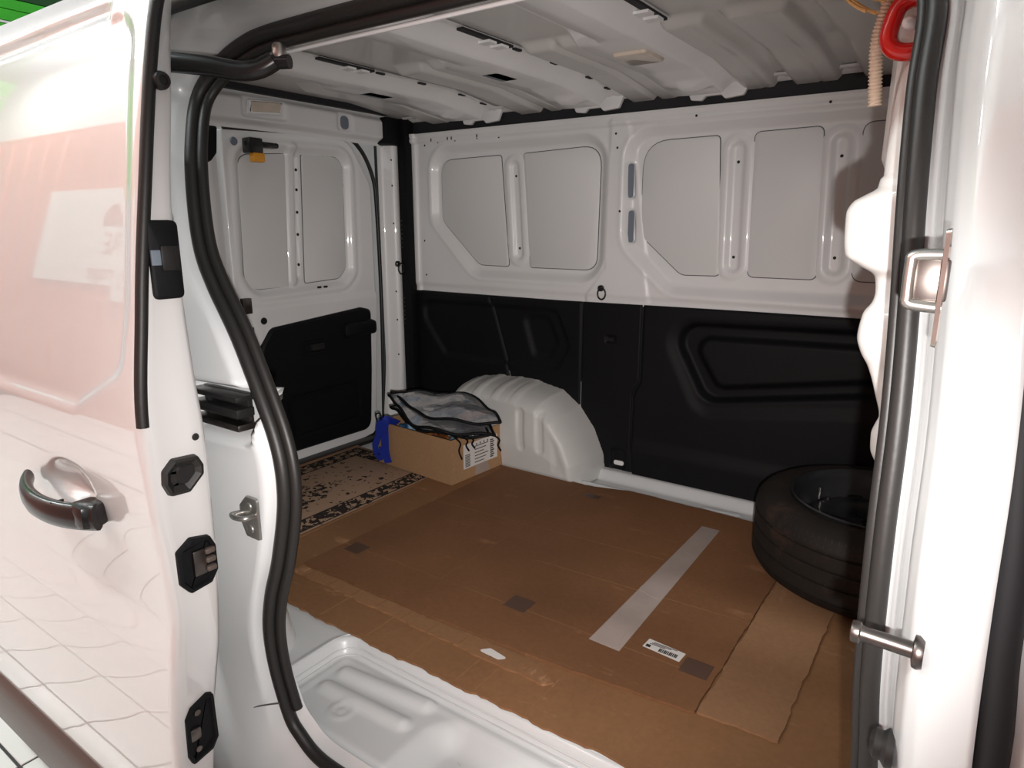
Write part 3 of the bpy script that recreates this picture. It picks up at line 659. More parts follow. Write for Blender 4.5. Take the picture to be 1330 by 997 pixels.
wr = mesh('wall_right', V, gridfaces(len(LP), ns, True, True), M['paint']); tag(wr, 'white body frame around the open side-door aperture', 'body frame', kind='structure')
tg = np.roll(LP, -3, 0)-np.roll(LP, 3, 0); tg /= np.linalg.norm(tg, axis=1, keepdims=True); nv = np.stack([-tg[:, 1], tg[:, 0]], 1)
nv *= np.sign((nv*(LP-cen)).sum(1).mean())
def off(p, d, a, e): return (p[0]+d[0]*a, float(ys(p[1]))-e, p[1]+d[1]*a)
ks = 0.70+0.30*st(-0.15, -0.45, LP[:, 0])
tube('door_seal', [off(p, d, 0.002, 0.007) for p, d in zip(LP, nv)], 0.0118*ks, M['rubber'], wr, 12, True)
i0 = int(np.argmin(np.hypot(LP[:, 0]+0.955, LP[:, 1]-0.015)))
i1 = int(np.argmin(np.hypot(LP[:, 0]+0.45, LP[:, 1]+0.058)))
idx = [i % len(LP) for i in list(range(i1, len(LP)))+list(range(0, i0+1))]
tube('inner_lip', [off(LP[i], nv[i], -0.014*ks[i]**1.5, -0.004) for i in idx], 0.0092*ks[idx]**1.4, M['rubber'], wr, 10, False)
tube('flange_edge', [off(LP[i], nv[i], -0.026, -0.016) for i in idx if LP[i][1] > 1.12 and LP[i][0] > -1.12 and LP[i][0] < -0.1], 0.0035, M['paint'], wr, 8, False)
# quarter panel behind the opened door, front door skin with its gap, roof flank
grid('quarter_panel', np.arange(-2.25, -1.28, 0.05), np.arange(-0.32, 1.28, 0.04), lambda X, Z: (X, ys(Z)-0.092, Z), M['paint'], wr)
grid('roof_flank', np.arange(-2.25, 0.30, 0.05), np.linspace(0, 1, 8), lambda X, Tt: (X, 0.668+0.18*Tt, 1.262+0.10*np.sin(Tt*1.5)), M['paint'], wr)
grid('inner_lining', np.arange(-2.12, -1.25, 0.05), np.arange(-0.02, 1.33, 0.05), lambda X, Z: (X, ys(Z)+0.03, Z), M['paint_in'], wr)
gz = np.arange(-0.3, 1.25, 0.02)
gapx = spline([-0.3, 0.3, 0.53, 0.60, 0.66, 0.755, 1.25], [0.060, 0.052, 0.048, 0.043, 0.041, 0.034, 0.010])
tube('door_gap', [(float(gapx(z)), float(ys(z))-0.085, z) for z in gz], 0.012, M['cavity'], wr, 8)
fd = grid('door_4', np.linspace(0, 1, 30), gz, lambda S, Z: (gapx(Z)+0.006+S*1.0, ys(Z)-0.098-0.02*np.sin(np.clip(S*3, 0, 1.5))+0.02*st(0.01, 0.0, S), Z), M['paint']); tag(fd, 'white front door skin at the far right edge', 'door', kind='structure')
# black drip rail above the opening
tube('drip_rail', [(x, 0.652, 1.236) for x in np.linspace(-1.155, 0.2, 12)], 0.013, M['rubber'], wr, 8, flat=1.1)
tube('drip_rail', [(x, 0.640, 1.262) for x in np.linspace(-2.2, 0.2, 12)], 0.006, M['rubber'], wr, 8)
tube('body_seam', catmull([(-1.135, 0.648, 1.222), (-1.142, 0.642, 1.205), (-1.140, 0.634, 1.185), (-1.146, 0.626, 1.160)], 6), 0.0012, M['seam'], wr, 6)
tube('body_seam', catmull([(-1.035, float(ys(0.02))-0.050, 0.015), (-0.99, float(ys(0.03))-0.035, 0.035), (-0.955, float(ys(0.05))-0.026, 0.05)], 6), 0.0015, M['seam'], wr, 6)
# roller track in the pillar recess
tk = empty('roller_track'); tk.parent = wr
yy = float(ys(0.6))-0.010
for z, hgt, mm in ((0.622, 0.010, 'gloss_black'), (0.598, 0.016, 'gloss_black'), (0.574, 0.012, 'dark_steel')):
    box('track_rail', (-1.10, yy-0.022, z-hgt/2), (-0.965, yy+0.012, z+hgt/2), M[mm], tk, 0.003)
box('track_back', (-1.10, yy+0.004, 0.568), (-0.972, yy+0.014, 0.628), M['gloss_black'], tk, 0.002)
# rear striker plate
sy = float(ys(0.434))-0.036
sp = plate('striker_plate', rpoly([(-0.965, 0.420), (-0.952, 0.395), (-0.915, 0.395), (-0.915, 0.468), (-0.945, 0.468), (-0.965, 0.448)], 0.006), [(0, 0), (0.001, 0.004), (0.003, 0.005)], XZ(sy), M['steel'], wr)
tube('striker_loop', catmull([(-0.958, sy-0.004, 0.436), (-0.958, sy-0.022, 0.436), (-0.925, sy-0.024, 0.440), (-0.922, sy-0.004, 0.440)], 6), 0.0045, M['steel'], sp, 8)
for z in (0.452, 0.412): plate('bolt', circ(0.008, 12, (-0.936, z)), [(0, 0), (0.001, 0.003), (0.004, 0.0025)], XZ(sy-0.004), M['steel'], sp)
# pillar foot at the inside of the rear post
def foot(S, Tt):
    a = math.pi*0.5*S; X = -1.19+0.075*np.cos(a)*(1-0.45*Tt)-0.16*Tt; Y = 0.70+0.13*np.sin(a)*(1-0.3*Tt)+0.02*Tt; return X, Y, -0.01+0.46*Tt
grid('pillar_foot', np.linspace(0, 1, 14), np.linspace(0, 1, 14), foot, M['paint'], wr)
# front post: striker loop and guide pin
sx = -0.020
sb = plate('front_striker', rpoly([(0.548, 0.815), (0.566, 0.815), (0.572, 0.85), (0.572, 0.885), (0.560, 0.897), (0.548, 0.897)], 0.004), [(0, 0), (0.001, 0.003)], ((sx-0.004, 0, 0), (0, 1, 0), (0, 0, 1), (-1, 0, 0)), M['steel'], wr)
tube('striker_loop', catmull([(sx-0.006, 0.560, 0.879), (sx-0.024, 0.560, 0.878), (sx-0.026, 0.560, 0.872), (sx-0.026, 0.560, 0.850), (sx-0.024, 0.560, 0.844), (sx-0.004, 0.560, 0.842)], 6), 0.0042, M['steel'], sb, 10)
box('striker_web', (sx-0.024, 0.560, 0.846), (sx-0.002, 0.566, 0.876), M['dark_steel'], sb, 0.002)
gpn = lathe('guide_pin', [(0.0, -0.002), (0.012, -0.002), (0.0135, 0.002), (0.0125, 0.005), (0.0065, 0.006), (0.0062, 0.040), (0.007, 0.043), (0.0085, 0.044), (0.009, 0.047), (0.0085, 0.050), (0.004, 0.051), (0.0, 0.0505)], M['dark_steel'], wr, 20, ((-0.004, 0.552, 0.580), (0, 1, 0), (0, 0, 1), (-0.97, 0.05, 0.0)))
lathe('bump_stop', [(0.0, 0.0), (0.015, 0.0), (0.016, 0.006), (0.012, 0.010), (0.013, 0.016), (0.008, 0.020), (0, 0.020)], M['rubber'], wr, 20, ((-0.012, 0.575, 0.470), (0, 1, 0), (0, 0, 1), (-0.9, -0.1, 0.2)))

# white inner post with stepped bulges behind the front seal
zp = [0.40, 0.52, 0.600, 0.630, 0.653, 0.670, 0.680, 0.690, 0.714, 0.746, 0.762, 0.779, 0.804, 0.818, 0.826, 0.8435, 0.848, 0.856, 0.866, 0.886, 0.910, 0.922, 0.929, 0.936, 0.9465, 0.948, 0.976, 1.026, 1.050, 1.062, 1.070]
xp = [-0.060, -0.060, -0.062, -0.074, -0.0845, -0.0855, -0.083, -0.0800, -0.086, -0.097, -0.106, -0.111, -0.108, -0.100, -0.0985, -0.1005, -0.104, -0.118, -0.132, -0.1352, -0.136, -0.131, -0.120, -0.1085, -0.1062, -0.1040, -0.1040, -0.102, -0.098, -0.090, -0.074]
prof = spline(zp, xp)
def post(S, Z):
    a = S*2*math.pi; cx_, cy_ = -0.045, 0.835; rx = np.clip(cx_-prof(Z), 0.004, 1); ry = np.clip(rx*0.75, 0.004, 0.05)
    c, s = np.cos(a), np.sin(a); X = cx_-rx*np.sign(c)*np.abs(c)**0.8; Y = cy_-ry*np.sign(s)*np.abs(s)**0.8
    return X, Y, Z
grid('inner_post', np.linspace(0, 1, 40), cat([np.arange(0.0, 0.6, 0.05), np.arange(0.6, 1.0705, 0.003)]), post, M['pillar_white'], wr)['label'] = 'rounded white post with stepped bulges'
box('post_head', (-0.116, 0.870, 0.95), (0.02, 0.95, 1.31), M['pillar_white'], wr, 0.02)
# bulkhead towards the cab
bh = grid('wall_front', np.arange(0.66, 2.16, 0.03), np.arange(-0.01, 1.33, 0.02), lambda Y, Z: (0.235-0.012*np.sin(Z*9)**8, Y, Z), M['paint_in']); tag(bh, 'white steel bulkhead between cargo bay and cab', 'bulkhead', kind='structure')

# ------------------------------------------------------------------ the open sliding door
yo = spline([-0.14, -0.11, -0.06, 0.0, 0.06, 0.15, 0.25, 0.34, 0.42, 0.50, 0.62, 0.79, 0.94, 1.15, 1.20, 1.228], [0.452, 0.434, 0.420, 0.414, 0.412, 0.415, 0.424, 0.4345, 0.432, 0.4250, 0.4225, 0.441, 0.464, 0.502, 0.518, 0.532])
yin = spline([-0.14, 0.0, 0.042, 0.171, 0.297, 0.439, 0.60, 0.694, 0.89, 1.079, 1.127, 1.228], [0.466, 0.466, 0.470, 0.487, 0.508, 0.5165, 0.5175, 0.512, 0.506, 0.525, 0.530, 0.545])
DX = -0.905
HC = (-1.165, 0.487)
def door_y(X, Z):
    y = yo(Z)
    pan = [(-2.6, 1.172), (-0.952, 1.172), (-0.940, 0.80), (-0.955, 0.70), (-1.10, 0.632), (-2.6, 0.632)]
    sd = rsd(X, Z, pan, 0.05); y = y+0.007*st(0.010, -0.014, sd)
    gr = sdpill(X, Z, (-2.6, 1.156), (-1.035, 1.182), 0.010); y = y+0.008*st(0.004, -0.008, gr)
    e = np.hypot((X-HC[0])/0.085, (Z-HC[1]-0.004)/0.043); y = y+0.030*st(1.05, 0.35, e)
    return y
xo = cat([np.arange(-2.08, -0.93, 0.008), [-0.925, -0.918]])
zr = np.arange(-0.14, 1.2285, 0.006)
Xg, Zg = np.meshgrid(xo, zr, indexing='ij'); Yg = door_y(Xg, Zg)
cols = [np.stack([Xg[i], Yg[i], Zg[i]], 1) for i in range(len(xo))]
yo_, yi_ = yo(zr), yin(zr)
for (dx, a, b) in ((0.008, 0.0012, None), (0.003, 0.004, None), (0.0, 0.009, None)): cols.append(np.stack([np.full_like(zr, DX-dx), yo_+a, zr], 1))
for t in (0.2, 0.4, 0.6, 0.8): cols.append(np.stack([np.full_like(zr, DX-0.002*t), yo_+0.009+(yi_-0.010-yo_-0.009)*t, zr], 1))
for dx, a in ((0.003, 0.010), (0.006, 0.003), (0.014, 0.0), (0.06, -0.004), (0.10, -0.012), (1.17, -0.012)): cols.append(np.stack([np.full_like(zr, DX-dx), yi_-a if a > 0 else yi_+a, zr], 1))
nc = len(cols); Vd = np.concatenate(cols); nz = len(zr)
fc = gridfaces(nc, nz)
fc.append(tuple(i*nz+nz-1 for i in range(nc))); fc.append(tuple(i*nz for i in range(nc))[::-1])
sd_ = mesh('door_1', Vd, fc, M['paint_door'], angle=60); tag(sd_, 'glossy white sliding side door slid open to the left', 'door', kind='structure')
# black rubber along the upper front edge
ez = np.arange(0.632, 1.225, 0.02)
tube('edge_seal', [(DX-0.003, float(yo(z))+0.005, z) for z in ez], 0.0085, M['rubber'], sd_, 8)
# lower moulding
mz = np.array([-0.11, -0.125, -0.15, -0.20, -0.26, -0.30, -0.30]); my = np.array([0.452, 0.430, 0.424, 0.426, 0.436, 0.450, 0.50])
mc = np.arange(-2.1, -0.93, 0.05)
mo = grid('lower_moulding', mc, np.arange(len(mz)), lambda X, K: (X, my[K.astype(int)], mz[K.astype(int)]), M['mould'], sd_)
# handle: bezel cup and bar
hp = rpoly(rect(-0.088, 0.088, -0.040, 0.040), 0.036, 8)
hy = float(yo(0.48))
bar = []
for t in np.linspace(0, 1, 25):
    x = -1.300+0.245*t; y = hy+0.006-0.050*math.sin(math.pi*(0.06+0.88*t))**0.6; z = 0.468+0.010*(1-t)-0.006*math.sin(math.pi*t); bar.append((x, y, z))
hb = tube('door_handle', bar, [0.0085+0.004*min(k/10, 1) for k in range(25)], M['gloss_black'], sd_, 14, flat=1.75)
box('handle_joint', (-1.128, hy-0.046, 0.452), (-1.124, hy-0.028, 0.486), M['cavity'], hb)
box('handle_end_cap', (-1.100, hy-0.036, 0.450), (-1.054, hy+0.006, 0.490), M['gloss_black'], hb, 0.010)
# hardware on the front end face
FX = ((DX, 0, 0), (0, 1, 0), (0, 0, 1), (1, 0, 0))
lathe('rubber_buffer', [(0.0115, -0.004), (0.0115, 0.006), (0.010, 0.010), (0.006, 0.011), (0.005, 0.008), (0, 0.008)], M['rubber'], sd_, 20, ((DX, 0.503, 1.078), (0, 1, 0), (0, 0, 1), (1, 0, 0)))
lb = plate('latch_plate', rpoly(rect(0.461, 0.504, 0.800, 0.905), 0.010), [(0, -0.006), (0.001, 0.004), (0.004, 0.006)], FX, M['plastic'], sd_)
box('latch_bolt', (DX+0.002, 0.474, 0.838), (DX+0.010, 0.500, 0.872), M['gloss_black'], lb, 0.003)
box('latch_slot', (DX+0.004, 0.462, 0.846), (DX+0.0075, 0.478, 0.866), M['slot'], lb, 0.001)
plate('grommet', circ(0.0055, 12, (0.4975, 0.601)), [(0, 0), (0.001, 0.002)], FX, M['rubber'], sd_)
sk = plate('rubber_socket', rpoly([(0.440, 0.545), (0.448, 0.525), (0.478, 0.523), (0.502, 0.545), (0.503, 0.560), (0.495, 0.577), (0.458, 0.580), (0.442, 0.565)], 0.008), [(0, -0.005), (0.002, 0.007), (0.006, 0.008), (0.012, 0.003), (0.014, 0.001)], FX, M['rubber'], sd_)
plate('socket_pad', rpoly(rect(0.462, 0.492, 0.536, 0.566), 0.010), [(0, 0.0), (0.003, 0.003)], FX, M['gloss_black'], sk)
cn = plate('contact_plate', rpoly([(0.447, 0.388), (0.462, 0.368), (0.496, 0.372), (0.508, 0.390), (0.508, 0.430), (0.500, 0.448), (0.470, 0.455), (0.447, 0.440)], 0.006), [(0, -0.005), (0.001, 0.005), (0.006, 0.006), (0.008, 0.001)], FX, M['plastic'], sd_)
box('contact_block', (DX-0.002, 0.470, 0.392), (DX+0.007, 0.490, 0.432), M['dark_steel'], cn, 0.002)
for z in (0.398, 0.412, 0.426): box('contact_spring', (DX, 0.488, z-0.005), (DX+0.010, 0.504, z+0.004), M['mould'], cn, 0.003)
lw = plate('lower_latch', rpoly([(0.428, 0.105), (0.434, 0.088), (0.468, 0.095), (0.479, 0.112), (0.478, 0.190), (0.468, 0.196), (0.440, 0.186), (0.430, 0.170)], 0.006), [(0, -0.006), (0.001, 0.004), (0.006, 0.005), (0.008, 0.001)], FX, M['plastic'], sd_)
box('latch_pawl', (DX-0.002, 0.434, 0.128), (DX+0.006, 0.452, 0.150), M['dark_steel'], lw, 0.004)
plate('bolt', circ(0.006, 12, (0.446, 0.110)), [(0, 0), (0.001, 0.003)], FX, M['dark_steel'], lw); plate('bolt', circ(0.006, 12, (0.450, 0.172)), [(0, 0), (0.001, 0.003)], FX, M['dark_steel'], lw)
# upper roller arm that reaches into the roof track
arm = catmull([(-1.20, 0.585, 1.152), (-1.13, 0.62, 1.150), (-1.06, 0.665, 1.143), (-1.02, 0.70, 1.136), (-0.995, 0.72, 1.140), (-0.978, 0.735, 1.152)], 8)
ar = tube('roller_arm', arm, 0.0135, M['gloss_black'], sd_, 10, flat=1.15)
tube('roller_axle', [(-0.996, 0.728, 1.150), (-0.955, 0.748, 1.150)], 0.011, M['gloss_black'], ar, 12)
lathe('roller', [(0, 0), (0.010, 0), (0.011, 0.004), (0.011, 0.022), (0.008, 0.026), (0, 0.026)], M['steel'], ar, 16, ((-0.972, 0.742, 1.152), (1, 0, 0), (0, 1, 0), (0, 0, 1)))

# ------------------------------------------------------------------ things in the cargo bay
def sheet(name, poly, z0, th, mat, hf_=None, jit=0.0, step=0.012, inner=None):
    """thin board: wavy outline, real thickness, slight warp"""
    P = resample(np.array(poly), step, True); n = len(P)
    if jit: 
        ph = rng.random(4)*6; L = np.arange(n)*step
        j = jit*(0.5*np.sin(L*31+ph[0])+0.35*np.sin(L*73+ph[1])+0.3*np.sin(L*140+ph[2]))+jit*0.25*rng.standard_normal(n)
        T_ = np.roll(P, -1, 0)-np.roll(P, 1, 0); T_ /= np.linalg.norm(T_, axis=1, keepdims=True); P = P+np.stack([-T_[:, 1], T_[:, 0]], 1)*j[:, None]
    v = [(x, y, z0) for x, y in P]+[(x, y, z0+th) for x, y in P]
    f = [tuple(range(n))[::-1], tuple(range(n, 2*n))]+[(i, (i+1) % n, n+(i+1) % n, n+i) for i in range(n)]
    return mesh(name, v, f, mat, smooth=False)
Z0 = 0.002
A = sheet('cardboard_sheet', [(-1.54, 0.893), (-0.95, 0.889), (-0.42, 0.898), (0.16, 0.905), (0.16, 1.90), (-0.35, 1.985), (-1.545, 1.96)], Z0, 0.005, M['cardA'], jit=0.004)
tag(A, 'wide brown cardboard sheet lying lowest on the van floor, with torn front edge', 'cardboard', 'cardboard sheets on the van floor')
for x in (-1.18, -1.03, -0.90, -0.77, -0.72, -0.60):
    box('crease', (x-0.0015, 0.90, Z0+0.005), (x+0.0015, 1.04, Z0+0.0055), M['cardD'], A)
Bz = Z0+0.006
B = sheet('cardboard_sheet', [(-1.405, 1.03), (-1.20, 1.036), (-0.99, 1.036), (-0.66, 1.048), (-0.342, 1.080), (-0.341, 1.98), (-0.9, 1.990), (-1.02, 1.955), (-1.10, 1.94), (-1.39, 1.93)], Bz, 0.006, M['cardB'], jit=0.0018)
tag(B, 'large dark brown cardboard sheet in the middle, with long white tape strip', 'cardboard', 'cardboard sheets on the van floor')
zb = Bz+0.006
def flatpart(name, poly, z, mat, parent, th=0.0006):
    return plate(name, poly, [(0, 0), (0, th)], XY(z), mat, parent)
flatpart('tape_strip', [(-0.612, 1.168), (-0.538, 1.166), (-0.552, 1.862), (-0.606, 1.862)], zb, M['tape_clear'], B)
flatpart('tape_overlap', rpoly([(-0.612, 1.42), (-0.545, 1.40), (-0.548, 1.50), (-0.60, 1.52)], 0.02), zb+0.0007, M['tape_clear'], B)
flatpart('tape_overlap', rpoly([(-0.610, 1.172), (-0.545, 1.17), (-0.560, 1.26), (-0.605, 1.285)], 0.01), zb+0.0007, M['tape_clear'], B)
for (x, y, sx_, sy_) in ((-0.985, 1.875, 0.052, 0.03), (-0.816, 1.197, 0.060, 0.055), (-0.383, 1.205, 0.058, 0.052), (-1.350, 1.170, 0.055, 0.050)):
    flatpart('brown_tape_patch', rect(x-sx_/2, x+sx_/2, y-sy_/2, y+sy_/2), zb, M['tape_brown'], B)
lab = flatpart('sticker', [(-0.505, 1.212), (-0.420, 1.205), (-0.418, 1.238), (-0.503, 1.245)], zb, M['paper'], B)
for k in range(11): flatpart('barcode_bar', rect(-0.470+k*0.0038, -0.470+k*0.0038+(0.0022 if k % 3 else 0.003), 1.212, 1.224), zb+0.0007, M['ink'], lab)
for k in range(3): flatpart('print_line', rect(-0.495+k*0.003, -0.46+k*0.012, 1.228+k*0.004, 1.2295+k*0.004), zb+0.0007, M['ink'], lab)
flatpart('print_block', rect(-0.500, -0.490, 1.215, 1.224), zb+0.0007, M['ink'], lab)
for p in ([(-1.40, 1.172), (-0.36, 1.188), (-0.36, 1.190), (-1.40, 1.174)], [(-1.05, 1.18), (-1.048, 1.18), (-1.046, 1.92), (-1.048, 1.92)], [(-0.90, 1.40), (-0.35, 1.43), (-0.35, 1.4315), (-0.90, 1.4015)], [(-1.39, 1.55), (-0.62, 1.60), (-0.62, 1.6015), (-1.39, 1.5515)]):
    flatpart('crease', p, zb, M['cardA'], B, 0.0004)
C_ = sheet('cardboard_sheet', [(-0.338, 1.086), (-0.195, 1.094), (-0.192, 1.86), (-0.338, 1.86)], Bz, 0.005, M['cardC'], jit=0.0022)
tag(C_, 'narrow pale cardboard sheet on the right, running under the spare wheel', 'cardboard', 'cardboard sheets on the van floor')
flatpart('crease', [(-0.335, 1.205), (-0.195, 1.213), (-0.195, 1.2155), (-0.335, 1.2075)], Bz+0.005, M['cardD'], C_, 0.0005)
D_ = sheet('cardboard_strip', [(-1.40, 0.992), (-1.20, 0.990), (-0.95, 0.988), (-0.62, 0.985), (-0.60, 1.004), (-0.68, 1.040), (-1.0, 1.030), (-1.40, 1.026)], Z0+0.0052, 0.0045, M['cardD'], jit=0.003)
tag(D_, 'crushed narrow cardboard strip along the front edge of the large sheet', 'cardboard')
flatpart('torn_paper', rpoly([(-0.79, 1.000), (-0.735, 0.998), (-0.72, 1.012), (-0.77, 1.020)], 0.006), Z0+0.0098, M['paper'], D_)
for x in np.arange(-1.35, -0.66, 0.085): flatpart('crease', [(x, 0.992), (x+0.003, 0.992), (x+0.006, 1.028), (x+0.003, 1.028)], Z0+0.0098, M['cardA'], D_, 0.0005)
E_ = sheet('cardboard_sheet', [(-1.535, 0.93), (-1.40, 0.93), (-1.385, 1.90), (-1.43, 1.97), (-1.545, 1.97)], Z0+0.0055, 0.0045, M['cardA'], jit=0.002)
tag(E_, 'cardboard flap beside the patterned rug, under the box corner', 'cardboard', 'cardboard sheets on the van floor')

# rug
mt = bpy.data.materials.new('patterned_rug'); mt.use_nodes = True; nt = mt.node_tree; N = nt.nodes.new; L = nt.links.new; b = nt.nodes['Principled BSDF']
b.inputs['Roughness'].default_value = 0.95; b.inputs['Specular IOR Level'].default_value = 0.1
tc = N('ShaderNodeTexCoord'); sxyz = N('ShaderNodeSeparateXYZ'); L(tc.outputs['Object'], sxyz.inputs[0])
def mth(op, a, b_=None, c=None):
    n = N('ShaderNodeMath'); n.operation = op
    for i, q_ in enumerate((a, b_, c)):
        if q_ is None: continue
        if isinstance(q_, (int, float)): n.inputs[i].default_value = q_
        else: L(q_, n.inputs[i])
    return n.outputs[0]
ax_ = mth('SUBTRACT', 0.245, mth('ABSOLUTE', sxyz.outputs[0])); ay_ = mth('SUBTRACT', 0.50, mth('ABSOLUTE', sxyz.outputs[1])); ed = mth('MINIMUM', ax_, ay_)
def noise(scale, det=2.0, dist=0.0):
    n = N('ShaderNodeTexNoise'); n.inputs['Scale'].default_value = scale; n.inputs['Detail'].default_value = det; n.inputs['Distortion'].default_value = dist; L(tc.outputs['Object'], n.inputs['Vector']); return n.outputs['Fac']
vor = N('ShaderNodeTexVoronoi'); vor.inputs['Scale'].default_value = 34; L(tc.outputs['Object'], vor.inputs['Vector'])
fine = noise(52, 3, 1.0); band = mth('MULTIPLY', mth('GREATER_THAN', ed, 0.022), mth('LESS_THAN', ed, 0.085))
med = mth('LESS_THAN', mth('ADD', mth('ABSOLUTE', sxyz.outputs[0]), mth('MULTIPLY', mth('ABSOLUTE', sxyz.outputs[1]), 0.55)), 0.115)
dens = mth('ADD', mth('MULTIPLY', band, 0.19), mth('MULTIPLY', med, 0.13))
flor = mth('GREATER_THAN', mth('ADD', mth('ADD', fine, dens), mth('MULTIPLY', mth('SUBTRACT', 0.35, vor.outputs['Distance']), 0.28)), 0.605)
line = mth('MULTIPLY', mth('GREATER_THAN', ed, 0.018), mth('LESS_THAN', ed, 0.024)); line2 = mth('MULTIPLY', mth('GREATER_THAN', ed, 0.084), mth('LESS_THAN', ed, 0.089))
fac = mth('MAXIMUM', flor, mth('MAXIMUM', line, line2)); fac = mth('MULTIPLY', fac, mth('GREATER_THAN', ed, 0.012))
mx = N('ShaderNodeMix'); mx.data_type = 'RGBA'; L(fac, mx.inputs['Factor']); mx.inputs['A'].default_value = (0.40, 0.27, 0.185, 1); mx.inputs['B'].default_value = (0.035, 0.028, 0.025, 1)
L(mx.outputs['Result'], b.inputs['Base Color'])
bp = N('ShaderNodeBump'); bp.inputs['Strength'].default_value = 0.5; bp.inputs['Distance'].default_value = 0.003; L(noise(400), bp.inputs['Height']); L(bp.outputs[0], b.inputs['Normal'])
M['rug'] = mt
ru = box('patterned_rug', (-0.245, -0.50, 0.0), (0.245, 0.50, 0.008), M['rug'], None, 0.003); ru.location = (-1.795, 1.30, 0.001)
tag(ru, 'beige rug with dark floral pattern on the floor before the rear door', 'rug')
box('binding', (0.236, -0.505, 0.0005), (0.252, 0.505, 0.0095), M['cardD'], ru, 0.003); box('binding', (-0.252, -0.505, 0.0005), (-0.236, 0.505, 0.0095), M['cardD'], ru, 0.003)

# carton with its contents
rot = math.radians(-4.0)
bx = empty('cardboard_box', (-1.434, 1.682, 0.0125), rot); tag(bx, 'small open cardboard box with shipping label in the rear corner', 'box')
BW, BD, BH, th = 0.385, 0.292, 0.162, 0.004
box('base', (-BW, 0, 0), (0, BD, th), M['carton'], bx)
box('side', (-BW, 0, th), (0, th, BH), M['carton'], bx); box('side', (-BW, BD-th, th), (0, BD, BH), M['carton'], bx)
rs_ = box('side', (-th, th, th), (0, BD-th, BH), M['carton'], bx); box('side', (-BW, th, th), (-BW+th, BD-th, BH), M['carton'], bx)
box('flap', (-BW+0.01, th, BH-0.06), (-0.01, th+0.003, BH-0.001), M['carton'], bx)
fr = ((0.0, 0, 0), (0, 1, 0), (0, 0, 1), (1, 0, 0))
lab = plate('shipping_label', [(0.062, 0.040), (0.245, 0.040), (0.245, 0.130), (0.062, 0.130)], [(0, 0), (0, 0.0008)], fr, M['paper'], rs_)
def lp_(name, p, mm='ink', h=0.0012): return plate(name, p, [(0, 0.0008), (0, h)], fr, M[mm], lab)
for k in range(8): lp_('barcode_bar', rect(0.070, 0.096, 0.046+k*0.006, 0.046+k*0.006+0.0032))
for k in range(6): lp_('print_line', rect(0.120, 0.17+0.012*(k % 3), 0.050+k*0.012, 0.053+k*0.012))
for k in range(9): lp_('side_print', rect(0.205, 0.222+0.005*(k % 2), 0.048+k*0.008, 0.053+k*0.008))
for k in range(5): lp_('symbol', rect(0.108+0.02*k, 0.113+0.02*k, 0.115, 0.122))
lp_('tape', [(0.135, 0.131), (0.175, 0.131), (0.175, 0.160), (0.135, 0.160)], 'tape_clear'); lp_('tape', [(0.120, 0.002), (0.20, 0.002), (0.19, 0.039), (0.125, 0.039)], 'tape_clear')
# crumpled goods inside
def lump(name, c, r, mat, label, cat, sq=(1, 1, 1), seed=0):
    n, mm = 28, 16; v = []
    ph = np.random.default_rng(seed).random(8)*6
    for i in range(n):
        for j in range(mm):
            a = 2*math.pi*i/n; t = math.pi*j/(mm-1)
            d = np.array((math.cos(a)*math.sin(t), math.sin(a)*math.sin(t), math.cos(t)))
            k = 1+0.16*math.sin(5*d[0]+ph[0])*math.sin(6*d[1]+ph[1])+0.10*math.sin(11*d[0]+9*d[2]+ph[2])+0.07*math.sin(17*d[1]+ph[3])
            v.append(np.array(c)+d*r*k*np.array(sq))
    o = mesh(name, v, gridfaces(n, mm, False, True), mat); tag(o, label, cat); return o
def mixmat(name, cols, scale, rough, metal=0.0):
    mt = bpy.data.materials.new(name); mt.use_nodes = True; nt = mt.node_tree; b = nt.nodes['Principled BSDF']; b.inputs['Roughness'].default_value = rough; b.inputs['Metallic'].default_value = metal
    tc = nt.nodes.new('ShaderNodeTexCoord'); nz = nt.nodes.new('ShaderNodeTexNoise'); nz.inputs['Scale'].default_value = scale; nz.inputs['Detail'].default_value = 3
    cr = nt.nodes.new('ShaderNodeValToRGB'); cr.color_ramp.interpolation = 'LINEAR'; e = cr.color_ramp.elements
    e[0].position = 0.32; e[0].color = (*cols[0], 1); e[1].position = 0.68; e[1].color = (*cols[-1], 1)
    for i, c in enumerate(cols[1:-1]): q_ = e.new(0.32+0.36*(i+1)/(len(cols)-1)); q_.color = (*c, 1)
    nt.links.new(tc.outputs['Object'], nz.inputs['Vector']); nt.links.new(nz.outputs['Fac'], cr.inputs['Fac']); nt.links.new(cr.outputs['Color'], b.inputs['Base Color'])
    n2 = nt.nodes.new('ShaderNodeTexNoise'); n2.inputs['Scale'].default_value = 60; nt.links.new(tc.outputs['Object'], n2.inputs['Vector'])
    bp = nt.nodes.new('ShaderNodeBump'); bp.inputs['Strength'].default_value = 0.6; bp.inputs['Distance'].default_value = 0.006; nt.links.new(n2.outputs['Fac'], bp.inputs['Height']); nt.links.new(bp.outputs['Normal'], b.inputs['Normal'])
    return mt
M['bluecloth'] = mixmat('printed_blue_cloth', [(0.01, 0.02, 0.06), (0.05, 0.20, 0.42), (0.30, 0.50, 0.62), (0.03, 0.06, 0.15)], 14, 0.6)
M['orangecloth'] = mixmat('orange_brown_cloth', [(0.10, 0.03, 0.01), (0.55, 0.17, 0.03), (0.20, 0.06, 0.02)], 16, 0.5)
M['foil'] = mixmat('silver_foil', [(0.30, 0.42, 0.55), (0.60, 0.60, 0.60), (0.70, 0.70, 0.70), (0.40, 0.44, 0.50), (0.60, 0.54, 0.55)], 9, 0.30, 0.8)
lump('folded_cloth', (-1.600, 1.775, 0.115), 0.068, M['orangecloth'], 'orange and brown crumpled cloth inside the cardboard box', 'cloth', (0.9, 0.8, 0.62), 3)
